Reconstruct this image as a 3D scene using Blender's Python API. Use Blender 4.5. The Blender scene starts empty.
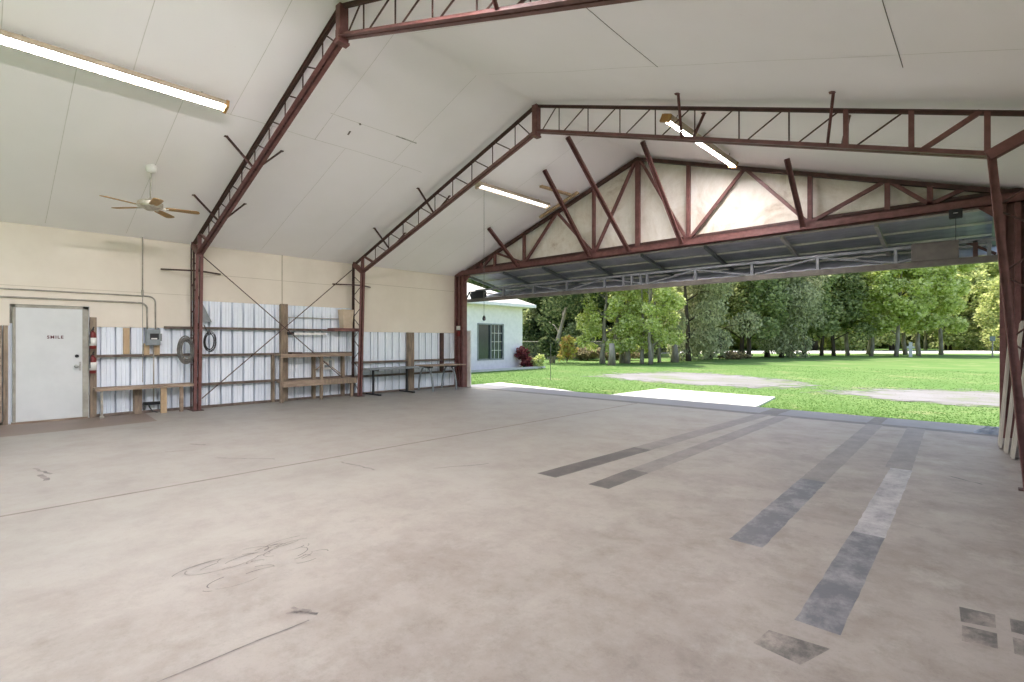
import bpy, math, random
from mathutils import Vector, Matrix, noise
random.seed(7)
S = bpy.context.scene
COL = S.collection
V = Vector
PI = math.pi

# ------------------------------------------------------------------ materials
MATS = {}
def _nt(name):
    m = bpy.data.materials.new(name); m.use_nodes = True
    nt = m.node_tree; b = nt.nodes['Principled BSDF']
    MATS[name] = m
    return m, nt, b
def ramp(nt, src, stops):
    r = nt.nodes.new('ShaderNodeValToRGB')
    e = r.color_ramp.elements
    while len(e) > 1: e.remove(e[-1])
    e[0].position = stops[0][0]; e[0].color = (*stops[0][1], 1)
    for p, c in stops[1:]:
        k = e.new(p); k.color = (*c, 1)
    nt.links.new(src, r.inputs[0]); return r
def noise_tex(nt, scale, detail=4, rough=.6, coord='Object', stretch=None, dist=0.0):
    tc = nt.nodes.new('ShaderNodeTexCoord'); out = tc.outputs[coord]
    if stretch:
        mp = nt.nodes.new('ShaderNodeMapping'); mp.inputs['Scale'].default_value = stretch
        nt.links.new(out, mp.inputs[0]); out = mp.outputs[0]
    n = nt.nodes.new('ShaderNodeTexNoise'); n.inputs['Scale'].default_value = scale
    n.inputs['Detail'].default_value = detail; n.inputs['Roughness'].default_value = rough
    n.inputs['Distortion'].default_value = dist
    nt.links.new(out, n.inputs['Vector']); return n
def mix(nt, fac, a, b, blend='MIX'):
    m = nt.nodes.new('ShaderNodeMix'); m.data_type = 'RGBA'; m.blend_type = blend
    for sock, val in ((m.inputs[0], fac), (m.inputs[6], a), (m.inputs[7], b)):
        if isinstance(val, (int, float)): sock.default_value = val
        elif isinstance(val, tuple): sock.default_value = (*val, 1)
        else: nt.links.new(val, sock)
    return m.outputs[2]
def bump(nt, b, src, strength=.2, dist=.01):
    n = nt.nodes.new('ShaderNodeBump'); n.inputs['Strength'].default_value = strength
    n.inputs['Distance'].default_value = dist
    nt.links.new(src, n.inputs['Height']); nt.links.new(n.outputs[0], b.inputs['Normal'])
def mat(name, c1, c2=None, rough=.6, metal=0, scale=6, bs=0, bd=.005, stretch=None, lo=.35, hi=.65, spec=.4):
    m, nt, b = _nt(name)
    b.inputs['Roughness'].default_value = rough; b.inputs['Metallic'].default_value = metal
    b.inputs['Specular IOR Level'].default_value = spec
    n = noise_tex(nt, scale, stretch=stretch)
    r = ramp(nt, n.outputs[0], [(lo, c1), (hi, c2 or tuple(x * .85 for x in c1))])
    nt.links.new(r.outputs[0], b.inputs['Base Color'])
    if bs: bump(nt, b, n.outputs[0], bs, bd)
    return m
def srgb(r, g, b):
    f = lambda c: ((c / 255 + .055) / 1.055) ** 2.4 if c > 10 else c / 255 / 12.92
    return (f(r), f(g), f(b))

STEEL = mat('red_oxide_steel', srgb(117, 78, 74), srgb(96, 61, 57), .5, 0, 9, .1)
STEELD = mat('dark_oxide_steel', srgb(82, 54, 48), srgb(62, 42, 38), .6, 0, 9, .1)
TAN = mat('tan_wall_paint', srgb(228, 218, 203), srgb(221, 210, 194), .75, 0, 1.2, .05)
SHEET = mat('galvanized_sheet', srgb(240, 245, 251), srgb(226, 232, 241), .42, .0, 3, .05, stretch=(1, 1, .35), spec=.6)
GIRT = mat('rusty_girt', srgb(122, 108, 97), srgb(88, 75, 67), .7, 0, 8)
WOOD = mat('aged_lumber', srgb(152, 134, 114), srgb(112, 97, 83), .75, 0, 5, .2, stretch=(3, 3, .6))
WOODL = mat('fresh_lumber', srgb(190, 166, 132), srgb(168, 142, 110), .7, 0, 5, .15, stretch=(3, 3, .6))
WOODG = mat('grey_plank', srgb(170, 150, 130), srgb(128, 108, 92), .75, 0, 5, .2, stretch=(1, .5, 4))
DOORW = mat('white_door_paint', srgb(212, 213, 211), srgb(204, 205, 203), .5, 0, 2)
DOORF = mat('grey_door_frame', srgb(170, 166, 154), srgb(146, 140, 128), .6, 0, 5)
CHROME = mat('brushed_metal', srgb(190, 188, 182), srgb(160, 158, 152), .3, .9, 20)
BLACK = mat('black_metal', srgb(38, 38, 42), srgb(28, 28, 30), .45, 0, 10)
GALV = mat('galvanized_pipe', srgb(178, 172, 160), srgb(148, 140, 128), .5, .2, 8)
GREYBOX = mat('grey_enamel', srgb(140, 146, 148), srgb(124, 130, 132), .5, 0, 8)
REDP = mat('red_enamel', srgb(128, 44, 40), srgb(104, 36, 34), .4, 0, 8)
WHITEP = mat('white_label', srgb(230, 228, 222), srgb(214, 212, 206), .6, 0, 8)
HOSE = mat('grey_hose', srgb(120, 116, 110), srgb(84, 82, 78), .6, 0, 12)
FANM = mat('nickel_fan', srgb(196, 190, 176), srgb(160, 150, 134), .35, .6, 12)
BLADE = mat('oak_fan_blade', srgb(172, 134, 78), srgb(146, 108, 60), .5, 0, 4, .05, stretch=(6, 6, 1))
CARD = mat('cardboard', srgb(206, 188, 164), srgb(190, 171, 146), .8, 0, 4)
DGALV = mat('weathered_door_metal', srgb(200, 201, 210), srgb(172, 174, 184), .4, .1, 2.5, .05, stretch=(.4, 3, 3))
DRAIL = mat('door_rail_steel', srgb(228, 224, 220), srgb(200, 196, 192), .5, .2, 6)
DTRUSS = mat('door_truss_steel', srgb(140, 143, 148), srgb(112, 114, 118), .5, .2, 6)
DLOW = mat('door_bottom_rubber', srgb(116, 110, 104), srgb(98, 92, 87), .7, 0, 6)
STUCCO = mat('white_stucco', srgb(246, 238, 239), srgb(236, 228, 229), .85, 0, 5, .15)
ROOFM = mat('pale_roof_shingle', srgb(226, 220, 210), srgb(200, 194, 184), .8, 0, 14, .3, stretch=(1, 1, 3))
GLASS = mat('dark_window_glass', srgb(56, 66, 70), srgb(44, 52, 56), .12, 0, 1.5, spec=.8)
WFRAME = mat('grey_window_frame', srgb(150, 152, 152), srgb(130, 132, 132), .5, 0, 5)
BLUET = mat('blue_grey_tarp', srgb(96, 110, 128), srgb(140, 146, 152), .6, 0, 9, .3)
ROAD = mat('pale_road', srgb(214, 210, 206), srgb(196, 192, 186), .9, 0, .5)
MULCH = mat('dark_mulch', srgb(70, 56, 48), srgb(50, 40, 34), .95, 0, 12, .5)
BARK = mat('grey_bark', srgb(172, 162, 148), srgb(120, 110, 98), .9, 0, 4, .6, .03, stretch=(1, 1, .3))
BARKD = mat('dark_bark', srgb(96, 84, 72), srgb(62, 54, 46), .9, 0, 4, .6, .03, stretch=(1, 1, .3))
SHADEW = mat('shade_dark_board', srgb(96, 66, 58), srgb(72, 50, 46), .7, 0, 3)  # dark brown that puts shade into the right wall's colour
LEAN = mat('weathered_grey_sheet', srgb(196, 190, 178), srgb(158, 150, 138), .7, 0, 3, .15, stretch=(3, 3, .5))
SEAM = mat('seam_tape', srgb(226, 223, 218), srgb(208, 204, 198), .8, 0, 10)
SEAMD = mat('open_seam', srgb(92, 84, 78), srgb(130, 122, 114), .8, 0, 6)

def emis(name, col, s):
    m, nt, b = _nt(name)
    b.inputs['Base Color'].default_value = (.9, .9, .9, 1)
    b.inputs['Emission Color'].default_value = (*col, 1); b.inputs['Emission Strength'].default_value = s
    return m
TUBE = emis('fluorescent_tube', (1, .95, 1), 150)
ADDED_TUBE = emis('added_fill_tube', (1, .95, 1), 330)
TUBE2 = emis('dim_fluorescent_tube', (1, .96, .93), 2)
TUBE3 = emis('half_lit_fluorescent_tube', (1, .95, 1), 120)

def ceiling_mat():
    m, nt, b = _nt('white_ceiling_board')
    b.inputs['Roughness'].default_value = .7; b.inputs['Specular IOR Level'].default_value = .25
    n = noise_tex(nt, .6, 3); n2 = noise_tex(nt, 26, 5, .7)
    r = ramp(nt, n.outputs[0], [(.3, srgb(250, 246, 247)), (.7, srgb(245, 241, 241))])
    r2 = ramp(nt, n2.outputs[0], [(.25, srgb(200, 194, 186)), (.33, (1, 1, 1))])
    nt.links.new(mix(nt, .35, r.outputs[0], r2.outputs[0], 'MULTIPLY'), b.inputs['Base Color'])
    bump(nt, b, noise_tex(nt, 1.1, 2).outputs[0], .25, .06)
    return m
CEIL = ceiling_mat()

def floor_mat(name, base, alt, dark, blotch=.55, gloss=.5):
    m, nt, b = _nt(name)
    tc = nt.nodes.new('ShaderNodeTexCoord')
    sep = nt.nodes.new('ShaderNodeSeparateXYZ'); nt.links.new(tc.outputs['Object'], sep.inputs[0])
    big = noise_tex(nt, .35, 5, .65)
    mid = noise_tex(nt, 1.6, 8, .72, dist=.1)
    fine = noise_tex(nt, 5, 10, .8)
    grit = noise_tex(nt, 60, 4, .8)
    # wear towards the big door: a mask from X position blended with noise
    add = nt.nodes.new('ShaderNodeMath'); add.operation = 'MULTIPLY_ADD'
    nt.links.new(sep.outputs[0], add.inputs[0]); add.inputs[1].default_value = .17; add.inputs[2].default_value = .66
    add2 = nt.nodes.new('ShaderNodeMath'); add2.operation = 'ADD'
    nt.links.new(add.outputs[0], add2.inputs[0]); nt.links.new(big.outputs[0], add2.inputs[1])
    wr = ramp(nt, add2.outputs[0], [(.35, (0, 0, 0)), (.95, (1, 1, 1))])
    c = mix(nt, wr.outputs[0], base, alt)
    mr = ramp(nt, mid.outputs[0], [(.42, (0, 0, 0)), (.72, (1, 1, 1))])
    c = mix(nt, mix(nt, .55, mr.outputs[0], wr.outputs[0], 'MULTIPLY'), c, dark)
    fr = ramp(nt, fine.outputs[0], [(.32, (.6, .58, .56)), (.5, (1, 1, 1)), (.78, (1.0, .98, .96))])
    bl = ramp(nt, wr.outputs[0], [(0, (blotch * .35,) * 3), (1, (blotch,) * 3)])
    c = mix(nt, bl.outputs[0], c, fr.outputs[0], 'MULTIPLY')
    sk_ = noise_tex(nt, 2.4, 9, .78, stretch=(1, .7, 1)); sr = ramp(nt, sk_.outputs[0], [(.52, (0, 0, 0)), (.68, (1, 1, 1))])
    c = mix(nt, mix(nt, .5, (0, 0, 0), mix(nt, 1.0, sr.outputs[0], wr.outputs[0], 'MULTIPLY')), c, tuple(min(1, q * 1.22) for q in base))
    gr = ramp(nt, grit.outputs[0], [(.25, (.66, .65, .64)), (.45, (1, 1, 1))])
    c = mix(nt, .5, c, gr.outputs[0], 'MULTIPLY')
    nt.links.new(c, b.inputs['Base Color'])
    b.inputs['Roughness'].default_value = gloss; b.inputs['Specular IOR Level'].default_value = .3
    bump(nt, b, fine.outputs[0], .08, .004)
    return m
FLOOR = floor_mat('worn_concrete', srgb(152, 148, 140), srgb(147, 139, 132), srgb(120, 110, 103))
FLOORT = floor_mat('threshold_concrete', srgb(124, 124, 129), srgb(120, 120, 125), srgb(112, 111, 114), .4)
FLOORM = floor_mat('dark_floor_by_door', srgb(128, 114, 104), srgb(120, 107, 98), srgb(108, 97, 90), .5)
def strip_mat(name, col, under, lo, hi, scale=3.0):
    m, nt, b = _nt(name)
    n = noise_tex(nt, scale, 8, .75, stretch=(1.2, .8, 1), dist=.05)
    r = ramp(nt, n.outputs[0], [(lo, col), (hi, under)])
    f = noise_tex(nt, 30, 4, .8)
    fr = ramp(nt, f.outputs[0], [(.3, (.78, .78, .78)), (.55, (1, 1, 1))])
    nt.links.new(mix(nt, .5, r.outputs[0], fr.outputs[0], 'MULTIPLY'), b.inputs['Base Color'])
    b.inputs['Roughness'].default_value = .55
    return m
ST_DK = strip_mat('worn_grey_strip', srgb(82, 78, 76), srgb(116, 109, 104), .45, .75)
ST_MD = strip_mat('faded_grey_strip', srgb(108, 103, 100), srgb(140, 133, 127), .36, .72)
ST_BL = strip_mat('blue_grey_strip', srgb(90, 90, 96), srgb(144, 142, 142), .44, .68)
ST_BK = strip_mat('black_scuff', srgb(80, 76, 73), srgb(140, 131, 124), .40, .64, 6)
ST_LN = strip_mat('floor_joint', srgb(104, 93, 84), srgb(128, 116, 106), .4, .7, 8)
ST_LT = strip_mat('light_skim', srgb(172, 168, 168), srgb(124, 122, 124), .40, .66, 4)

def grass_ground():
    m, nt, b = _nt('lawn_ground')
    a = noise_tex(nt, .25, 5, .6); f = noise_tex(nt, 6, 6, .75); d = noise_tex(nt, .5, 6, .7, dist=.7)
    r = ramp(nt, a.outputs[0], [(.35, srgb(98, 130, 70)), (.65, srgb(114, 138, 82))])
    r2 = ramp(nt, f.outputs[0], [(.3, (.62, .66, .55)), (.65, (1.05, 1.05, 1.0))])
    c = mix(nt, .4, r.outputs[0], r2.outputs[0], 'MULTIPLY')
    r3 = ramp(nt, d.outputs[0], [(.56, (0, 0, 0)), (.8, (1, 1, 1))])
    c = mix(nt, r3.outputs[0], c, srgb(166, 156, 122))
    nt.links.new(c, b.inputs['Base Color']); b.inputs['Roughness'].default_value = .9
    b.inputs['Specular IOR Level'].default_value = .1
    bump(nt, b, f.outputs[0], .2, .03)
    return m
LAWN = grass_ground()
def gravel_mat():
    m, nt, b = _nt('pale_gravel')
    a = noise_tex(nt, .6, 7, .7, stretch=(.5, 1, 1), dist=.8); f = noise_tex(nt, 22, 5, .8)
    r = ramp(nt, a.outputs[0], [(.42, srgb(138, 136, 136)), (.54, srgb(128, 125, 122)), (.62, srgb(112, 130, 80))])
    r2 = ramp(nt, f.outputs[0], [(.3, (.75, .75, .75)), (.6, (1, 1, 1))])
    nt.links.new(mix(nt, .6, r.outputs[0], r2.outputs[0], 'MULTIPLY'), b.inputs['Base Color'])
    b.inputs['Roughness'].default_value = .95; bump(nt, b, f.outputs[0], .4, .02)
    at_ = nt.nodes.new('ShaderNodeAttribute'); at_.attribute_name = 'edge'
    e_ = noise_tex(nt, 2.2, 8, .75, stretch=(.6, 1, 1))
    s_ = nt.nodes.new('ShaderNodeMath'); s_.operation = 'ADD'; nt.links.new(at_.outputs['Fac'], s_.inputs[0]); nt.links.new(e_.outputs[0], s_.inputs[1])
    nr_ = ramp(nt, e_.outputs[0], [(.32, (0, 0, 0)), (.68, (1, 1, 1))]); nt.links.new(nr_.outputs[0], s_.inputs[1])
    al = ramp(nt, s_.outputs[0], [(.72, (0, 0, 0)), (.95, (1, 1, 1))]); nt.links.new(al.outputs[0], b.inputs['Alpha'])
    return m
GRAVEL = gravel_mat()
APRON = mat('white_concrete_apron', srgb(226, 224, 220), srgb(214, 211, 206), .85, 0, 3)
BATT = None
def batt_mat():
    m, nt, b = _nt('insulation_batt')
    a = noise_tex(nt, 1.1, 6, .7, dist=.8); w = noise_tex(nt, 7, 5, .7, stretch=(1, 1, .35))
    r = ramp(nt, a.outputs[0], [(.36, srgb(242, 237, 229)), (.58, srgb(226, 217, 204)), (.76, srgb(178, 158, 134))])
    r2 = ramp(nt, w.outputs[0], [(.3, (.8, .78, .74)), (.55, (1, 1, 1))])
    nt.links.new(mix(nt, .5, r.outputs[0], r2.outputs[0], 'MULTIPLY'), b.inputs['Base Color'])
    b.inputs['Roughness'].default_value = .9; bump(nt, b, w.outputs[0], .5, .03)
    return m
BATT = batt_mat()
def leaf_mat(name, c1, c2, c3, k=1.5):
    c1, c2, c3 = [tuple(min(.92, q * k) for q in c) for c in (c1, c2, c3)]
    m, nt, b = _nt(name)
    g = nt.nodes.new('ShaderNodeNewGeometry')
    r = ramp(nt, g.outputs['Random Per Island'], [(0, c1), (.5, c2), (1, c3)])
    nt.nodes.remove(b)
    d = nt.nodes.new('ShaderNodeBsdfDiffuse'); t = nt.nodes.new('ShaderNodeBsdfTranslucent')
    mx = nt.nodes.new('ShaderNodeMixShader'); mx.inputs[0].default_value = .5
    nt.links.new(r.outputs[0], d.inputs[0]); nt.links.new(r.outputs[0], t.inputs[0])
    nt.links.new(d.outputs[0], mx.inputs[1]); nt.links.new(t.outputs[0], mx.inputs[2])
    nt.links.new(mx.outputs[0], nt.nodes['Material Output'].inputs[0])
    return m
LF_BRIGHT = leaf_mat('bright_leaf', srgb(128, 140, 82), srgb(180, 187, 114), srgb(224, 222, 164))
LF_MID = leaf_mat('mid_leaf', srgb(120, 132, 84), srgb(164, 172, 112), srgb(206, 208, 150))
LF_DARK = leaf_mat('dark_leaf', srgb(90, 103, 68), srgb(132, 141, 98), srgb(184, 187, 140))
LF_DEEP = leaf_mat('deep_green_leaf', srgb(66, 82, 54), srgb(96, 112, 74), srgb(150, 158, 112), .8)
LF_MOSS = leaf_mat('grey_moss_leaf', srgb(108, 114, 88), srgb(152, 154, 122), srgb(196, 194, 160))
LF_YEL = leaf_mat('yellow_leaf', srgb(132, 136, 76), srgb(176, 172, 100), srgb(164, 128, 90))
LF_RED = leaf_mat('red_leaf', srgb(84, 44, 48), srgb(120, 62, 66), srgb(150, 90, 86))
LF_DRY = leaf_mat('dry_leaf', srgb(96, 90, 72), srgb(126, 117, 94), srgb(158, 148, 120))
LF_GRASS = leaf_mat('grass_blade', srgb(86, 122, 62), srgb(98, 131, 71), srgb(116, 141, 84), 1.0)

# ------------------------------------------------------------------ mesh builder
def wloc(o):
    p = V((0, 0, 0))
    while o: p += o.location; o = o.parent
    return p
class MB:
    def __init__(s): s.v = []; s.f = []; s.m = []
    def add(s, verts, faces, mi=0):
        o = len(s.v); s.v += [V(p) for p in verts]
        s.f += [tuple(i + o for i in f) for f in faces]; s.m += [mi] * len(faces); return s
    def box(s, x0, x1, y0, y1, z0, z1, mi=0):
        vs = [(x, y, z) for z in (z0, z1) for y in (y0, y1) for x in (x0, x1)]
        return s.add(vs, [(0, 2, 3, 1), (4, 5, 7, 6), (0, 1, 5, 4), (2, 6, 7, 3), (0, 4, 6, 2), (1, 3, 7, 5)], mi)
    def bar(s, p0, p1, w, h, up=(0, 0, 1), mi=0, ou=0, os=0):
        """box along p0-p1; w across, h along 'up'; ou/os shift along up / side"""
        p0, p1 = V(p0), V(p1); d = (p1 - p0).normalized(); up = V(up)
        sd = d.cross(up)
        if sd.length < 1e-4: sd = d.cross(V((0, 1, 0)))
        sd.normalize(); u = sd.cross(d).normalized()
        p0 = p0 + u * ou + sd * os; p1 = p1 + u * ou + sd * os
        vs = []
        for p in (p0, p1):
            for a, b in ((-1, -1), (1, -1), (1, 1), (-1, 1)):
                vs.append(p + sd * (a * w / 2) + u * (b * h / 2))
        return s.add(vs, [(0, 3, 2, 1), (4, 5, 6, 7), (0, 1, 5, 4), (1, 2, 6, 5), (2, 3, 7, 6), (3, 0, 4, 7)], mi)
    def tube(s, pts, r, n=8, mi=0, closed=False):
        pts = [V(p) for p in pts]; N = len(pts); rr = r if isinstance(r, (list, tuple)) else [r] * N
        rings = []; prev = None
        for i, p in enumerate(pts):
            if closed: d = (pts[(i + 1) % N] - pts[i - 1]).normalized()
            else: d = (pts[min(i + 1, N - 1)] - pts[max(i - 1, 0)]).normalized()
            a = prev if prev is not None else (V((0, 0, 1)) if abs(d.z) < .9 else V((1, 0, 0)))
            x = (a - d * a.dot(d)).normalized(); y = d.cross(x); prev = x
            rings.append([p + x * (math.cos(t) * rr[i]) + y * (math.sin(t) * rr[i]) for t in [2 * PI * k / n for k in range(n)]])
        vs = [q for R in rings for q in R]; fs = []
        for i in range(N if closed else N - 1):
            j = (i + 1) % N
            for k in range(n):
                fs.append((i * n + k, i * n + (k + 1) % n, j * n + (k + 1) % n, j * n + k))
        if not closed: fs += [tuple(range(n - 1, -1, -1)), tuple((N - 1) * n + k for k in range(n))]
        return s.add(vs, fs, mi)
    def lathe(s, c, prof, n=20, mi=0, axis='Z'):
        vs = []
        for r, h in prof:
            for k in range(n):
                a = 2 * PI * k / n; q = (r * math.cos(a), r * math.sin(a), h)
                if axis == 'X': q = (q[2], q[0], q[1])
                vs.append(V(c) + V(q))
        fs = []
        for i in range(len(prof) - 1):
            for k in range(n): fs.append((i * n + k, i * n + (k + 1) % n, (i + 1) * n + (k + 1) % n, (i + 1) * n + k))
        fs += [tuple(range(n - 1, -1, -1)), tuple((len(prof) - 1) * n + k for k in range(n))]
        return s.add(vs, fs, mi)
    def poly(s, pts, z0, z1, mi=0):
        n = len(pts); vs = [(x, y, z0) for x, y in pts] + [(x, y, z1) for x, y in pts]
        fs = [tuple(range(n - 1, -1, -1)), tuple(range(n, 2 * n))] + [(i, (i + 1) % n, n + (i + 1) % n, n + i) for i in range(n)]
        return s.add(vs, fs, mi)
    def build(s, name, mats, parent=None, smooth=False, bevel=0, origin=None):
        if not isinstance(mats, (list, tuple)): mats = [mats]
        me = bpy.data.meshes.new(name)
        if parent is not None: off = wloc(parent); 
        elif origin is not None: off = V(origin)
        else:
            xs = [p.x for p in s.v]; ys = [p.y for p in s.v]; zs = [p.z for p in s.v]
            off = V(((min(xs) + max(xs)) / 2, (min(ys) + max(ys)) / 2, min(zs)))
        me.from_pydata([tuple(p - off) for p in s.v], [], s.f)
        for m in mats: me.materials.append(m)
        if len(mats) > 1: me.polygons.foreach_set('material_index', s.m)
        if smooth: me.polygons.foreach_set('use_smooth', [True] * len(s.f))
        me.update()
        o = bpy.data.objects.new(name, me); COL.objects.link(o)
        if parent is not None: o.parent = parent
        else: o.location = off
        if bevel:
            b = o.modifiers.new('Bevel', 'BEVEL'); b.width = bevel; b.segments = 2; b.limit_method = 'ANGLE'
        return o
def tag(o, label=None, cat=None, group=None, kind=None):
    if label: o['label'] = label
    if cat: o['category'] = cat
    if group: o['group'] = group
    if kind: o['kind'] = kind
    return o
def thing(name, loc, label, cat, group=None, kind=None):
    o = bpy.data.objects.new(name, None); COL.objects.link(o); o.location = loc
    o.empty_display_size = .1
    return tag(o, label, cat, group, kind)
def copy_tree(o, parent=None):
    c = o.copy(); COL.objects.link(c); c.parent = parent
    for ch in list(o.children): copy_tree(ch, c)
    return c

# ------------------------------------------------------------------ dimensions
RX = -5.95                     # ridge
XL, XR = -12.45, .62           # side walls (inner faces)
F1, F2, GY = 3.25, 7.0, 10.65  # frame planes
RZ = 5.76; KL, KR = .348, .325 # ridge height and roof slopes
Y0 = -3.6                      # rear end of the modelled bay
def cz(x): return RZ + KL * (x - RX) if x < RX else RZ - KR * (x - RX)

# ------------------------------------------------------------------ floor
fb = MB(); fb.box(XL - .1, XR + .15, Y0, 10.75, -.16, 0, 0); fb.box(XL - .1, XR + .15, 10.75, 11.9, -.16, -.006, 1)
def fstrip(pts, mi, lift=.0012): fb.add([(x, y, lift) for x, y in pts], [tuple(range(len(pts)))], mi)
def fline(pts, w, mi, lift=.002):
    for (x0, y0), (x1, y1) in zip(pts, pts[1:]):
        d = V((x1 - x0, y1 - y0, 0)).normalized(); n = V((-d.y, d.x, 0)) * w / 2
        fb.add([V((x0, y0, lift)) - n, V((x1, y1, lift)) - n, V((x1, y1, lift)) + n, V((x0, y0, lift)) + n], [(0, 1, 2, 3)], mi)
def rstrip(x0, x1, y0, y1, mi, n=40, jag=.004, lift=.0012, skew=0):
    L = []; R = []
    for i in range(n + 1):
        t = i / n; y = y0 + (y1 - y0) * t
        L.append((x0 + skew * t + random.uniform(-jag, jag), y)); R.append((x1 + skew * t + random.uniform(-jag, jag), y))
    for i in range(n):
        fb.add([(*L[i], lift), (*R[i], lift), (*R[i + 1], lift), (*L[i + 1], lift)], [(0, 1, 2, 3)], mi)
rstrip(-3.60, -3.34, 4.25, 6.2, 2, n=14, skew=.08); rstrip(-3.52, -3.26, 6.2, 10.73, 3, skew=.17)
rstrip(-2.95, -2.71, 4.28, 5.1, 2, n=8); rstrip(-2.95, -2.71, 5.1, 10.73, 3, skew=-.02)
rstrip(-3.36, -3.02, 10.77, 11.85, 2, n=6, lift=.0005 - .006 + .006)
rstrip(-1.38, -1.15, 3.8, 6.0, 4, skew=-.06); rstrip(-1.44, -1.21, 6.0, 10.73, 3, skew=-.1)
rstrip(-1.56, -1.36, 10.77, 11.82, 2, n=6)
rstrip(-.73, -.53, 2.93, 4.6, 4, n=16, skew=-.02); rstrip(-.75, -.55, 4.6, 7.2, 7, skew=-.06); rstrip(-.86, -.62, 7.2, 10.73, 3, skew=-.12)
rstrip(-5.97, -5.93, Y0, 10.73, 5, n=60, jag=.004)
fline([(XL, 10.76), (XR + .1, 10.76)], .26, 2, .0008)
fstrip([(-.80, 2.74), (-.54, 2.77), (-.61, 2.54), (-.82, 2.57)], 6)
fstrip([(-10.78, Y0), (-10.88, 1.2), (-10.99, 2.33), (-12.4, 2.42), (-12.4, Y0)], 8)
# worn pale skim and scuffs
for q in ([(-.112, 3.69), (.03, 3.712), (.032, 3.54), (-.10, 3.50)], [(-.095, 3.46), (.035, 3.48), (.036, 3.31), (-.09, 3.28)],
          [(.085, 3.715), (.2, 3.73), (.2, 3.56), (.087, 3.55)], [(.09, 3.49), (.2, 3.5), (.2, 3.33), (.092, 3.31)]): fstrip(q, 6)
def wiggle(p0, p1, n, amp):
    out = []
    for i in range(n + 1):
        t = i / n; out.append((p0[0] + (p1[0] - p0[0]) * t + random.uniform(-amp, amp), p0[1] + (p1[1] - p0[1]) * t + random.uniform(-amp, amp)))
    return out
for a, b_, w in (((-5.66, 3.04), (-5.03, 3.12), .022), ((-8.2, 2.12), (-7.97, 2.25), .03), ((-7.9, .50), (-7.45, .62), .03), ((-7.5, .52), (-7.15, .56), .05),
                 ((-6.99, 2.08), (-6.39, 2.57), .02), ((-7.84, 1.75), (-7.68, 2.07), .02), ((-2.75, 1.2), (-2.6, 1.27), .02), ((-2.72, 1.16), (-2.66, 1.24), .02),
                 ((-4.6, 3.6), (-4.3, 4.2), .018), ((-.05, 7.0), (-.3, 7.2), .03)):
    fline(wiggle(a, b_, 7, .015), w, 9)
for k in range(34):
    c = (-3.5 + random.uniform(-.22, .22), 1.32 + random.uniform(-.26, .26)); r0 = random.uniform(.05, .24); a0 = random.uniform(0, 6.3); la = random.uniform(.6, 2)
    fline([(c[0] + .45 * r0 * math.cos(a0 + la * i / 9), c[1] + r0 * math.sin(a0 + la * i / 9)) for i in range(10)], .007, 9)
fline(wiggle((-2.58, .3), (-2.57, 1.2), 8, .006), .008, 9)
floor = fb.build('floor', [FLOOR, FLOORT, ST_DK, ST_MD, ST_BL, ST_LN, ST_BK, ST_LT, FLOORM, ST_BK], origin=(0, 0, 0))
tag(floor, 'worn beige concrete floor with faded grey strips', None, kind='structure')

# ------------------------------------------------------------------ ceiling
cb = MB()
CX = [XL - .05 + (RX - XL + .05) * i / 60 for i in range(61)] + [RX + (XR + .05 - RX) * i / 60 for i in range(1, 61)]
NY = 130; g = []
for x in CX:
    for j in range(NY + 1):
        y = Y0 + (10.95 - Y0) * j / NY
        z = cz(x) + .012
        ed = min(1, abs(x - RX) / .8) * min(1, max(0, abs(x - (XL if x < RX else XR)) / .6))
        # board sags and puckers at frames; dips beside them stand in for frame shadows
        z += ed * (.018 * noise.noise(V((x * .8, y * .9, 3))) - .03 * math.exp(-((y - 6.45) / .22) ** 2) + .012 * math.exp(-((y - 7.0) / .12) ** 2) - .02 * math.exp(-((y - 2.75) / .22) ** 2))
        for fy in (F1, F2):
            for k in range(6):
                xp = (-11.4 + k * 1.1) if x < RX else (-5.0 + k * 1.1)
                z += .016 * math.exp(-((x - xp) ** 2 * 4 + ((y - fy) * 2.2) ** 2) * 6) * ed
        g.append((x, y, z))
cb.add(g, [(i * (NY + 1) + j, i * (NY + 1) + j + 1, (i + 1) * (NY + 1) + j + 1, (i + 1) * (NY + 1) + j) for i in range(len(CX) - 1) for j in range(NY)])
ceiling = cb.build('ceiling', CEIL, smooth=True, origin=(0, 0, 0)); tag(ceiling, 'white boarded gable ceiling', None, kind='structure')
sol = ceiling.modifiers.new('Solidify', 'SOLIDIFY'); sol.thickness = .06; sol.offset = -1
# seams between boards
def seam(x0, y0, x1, y1, w=.012, m=SEAM, name='board_seam'):
    b = MB(); n = max(2, int(math.hypot(x1 - x0, y1 - y0) / .25))
    P = [V((x0 + (x1 - x0) * i / n, y0 + (y1 - y0) * i / n, 0)) for i in range(n + 1)]
    dv = V((x1 - x0, y1 - y0, 0)).normalized(); nn = V((-dv.y, dv.x, 0)) * w / 2
    vs = []
    for p in P:
        for s_ in (-1, 1):
            q = p + nn * s_; z = hit(q.x, q.y) - .0025; vs.append((q.x, q.y, z))
    b.add(vs, [(2 * i, 2 * i + 1, 2 * i + 3, 2 * i + 2) for i in range(n)])
    return b.build(name, m, ceiling)
from mathutils.bvhtree import BVHTree
_me = ceiling.data
BV = BVHTree.FromPolygons([v.co.copy() for v in _me.vertices], [tuple(p.vertices) for p in _me.polygons])
def hit(x, y):
    h = BV.ray_cast(V((x, y, 1)), V((0, 0, 1)))
    return h[0].z if h[0] else cz(x)
for y in (-.3, .93, 2.1, 3.35, 4.62, 5.85, 8.2, 9.4): seam(-12.3, y, -8.42, y, .008)
for y in (-1, .25, 1.47, 2.72, 4.05, 5.6, 8.8): seam(-8.42, y, RX - .08, y, .008)
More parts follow.
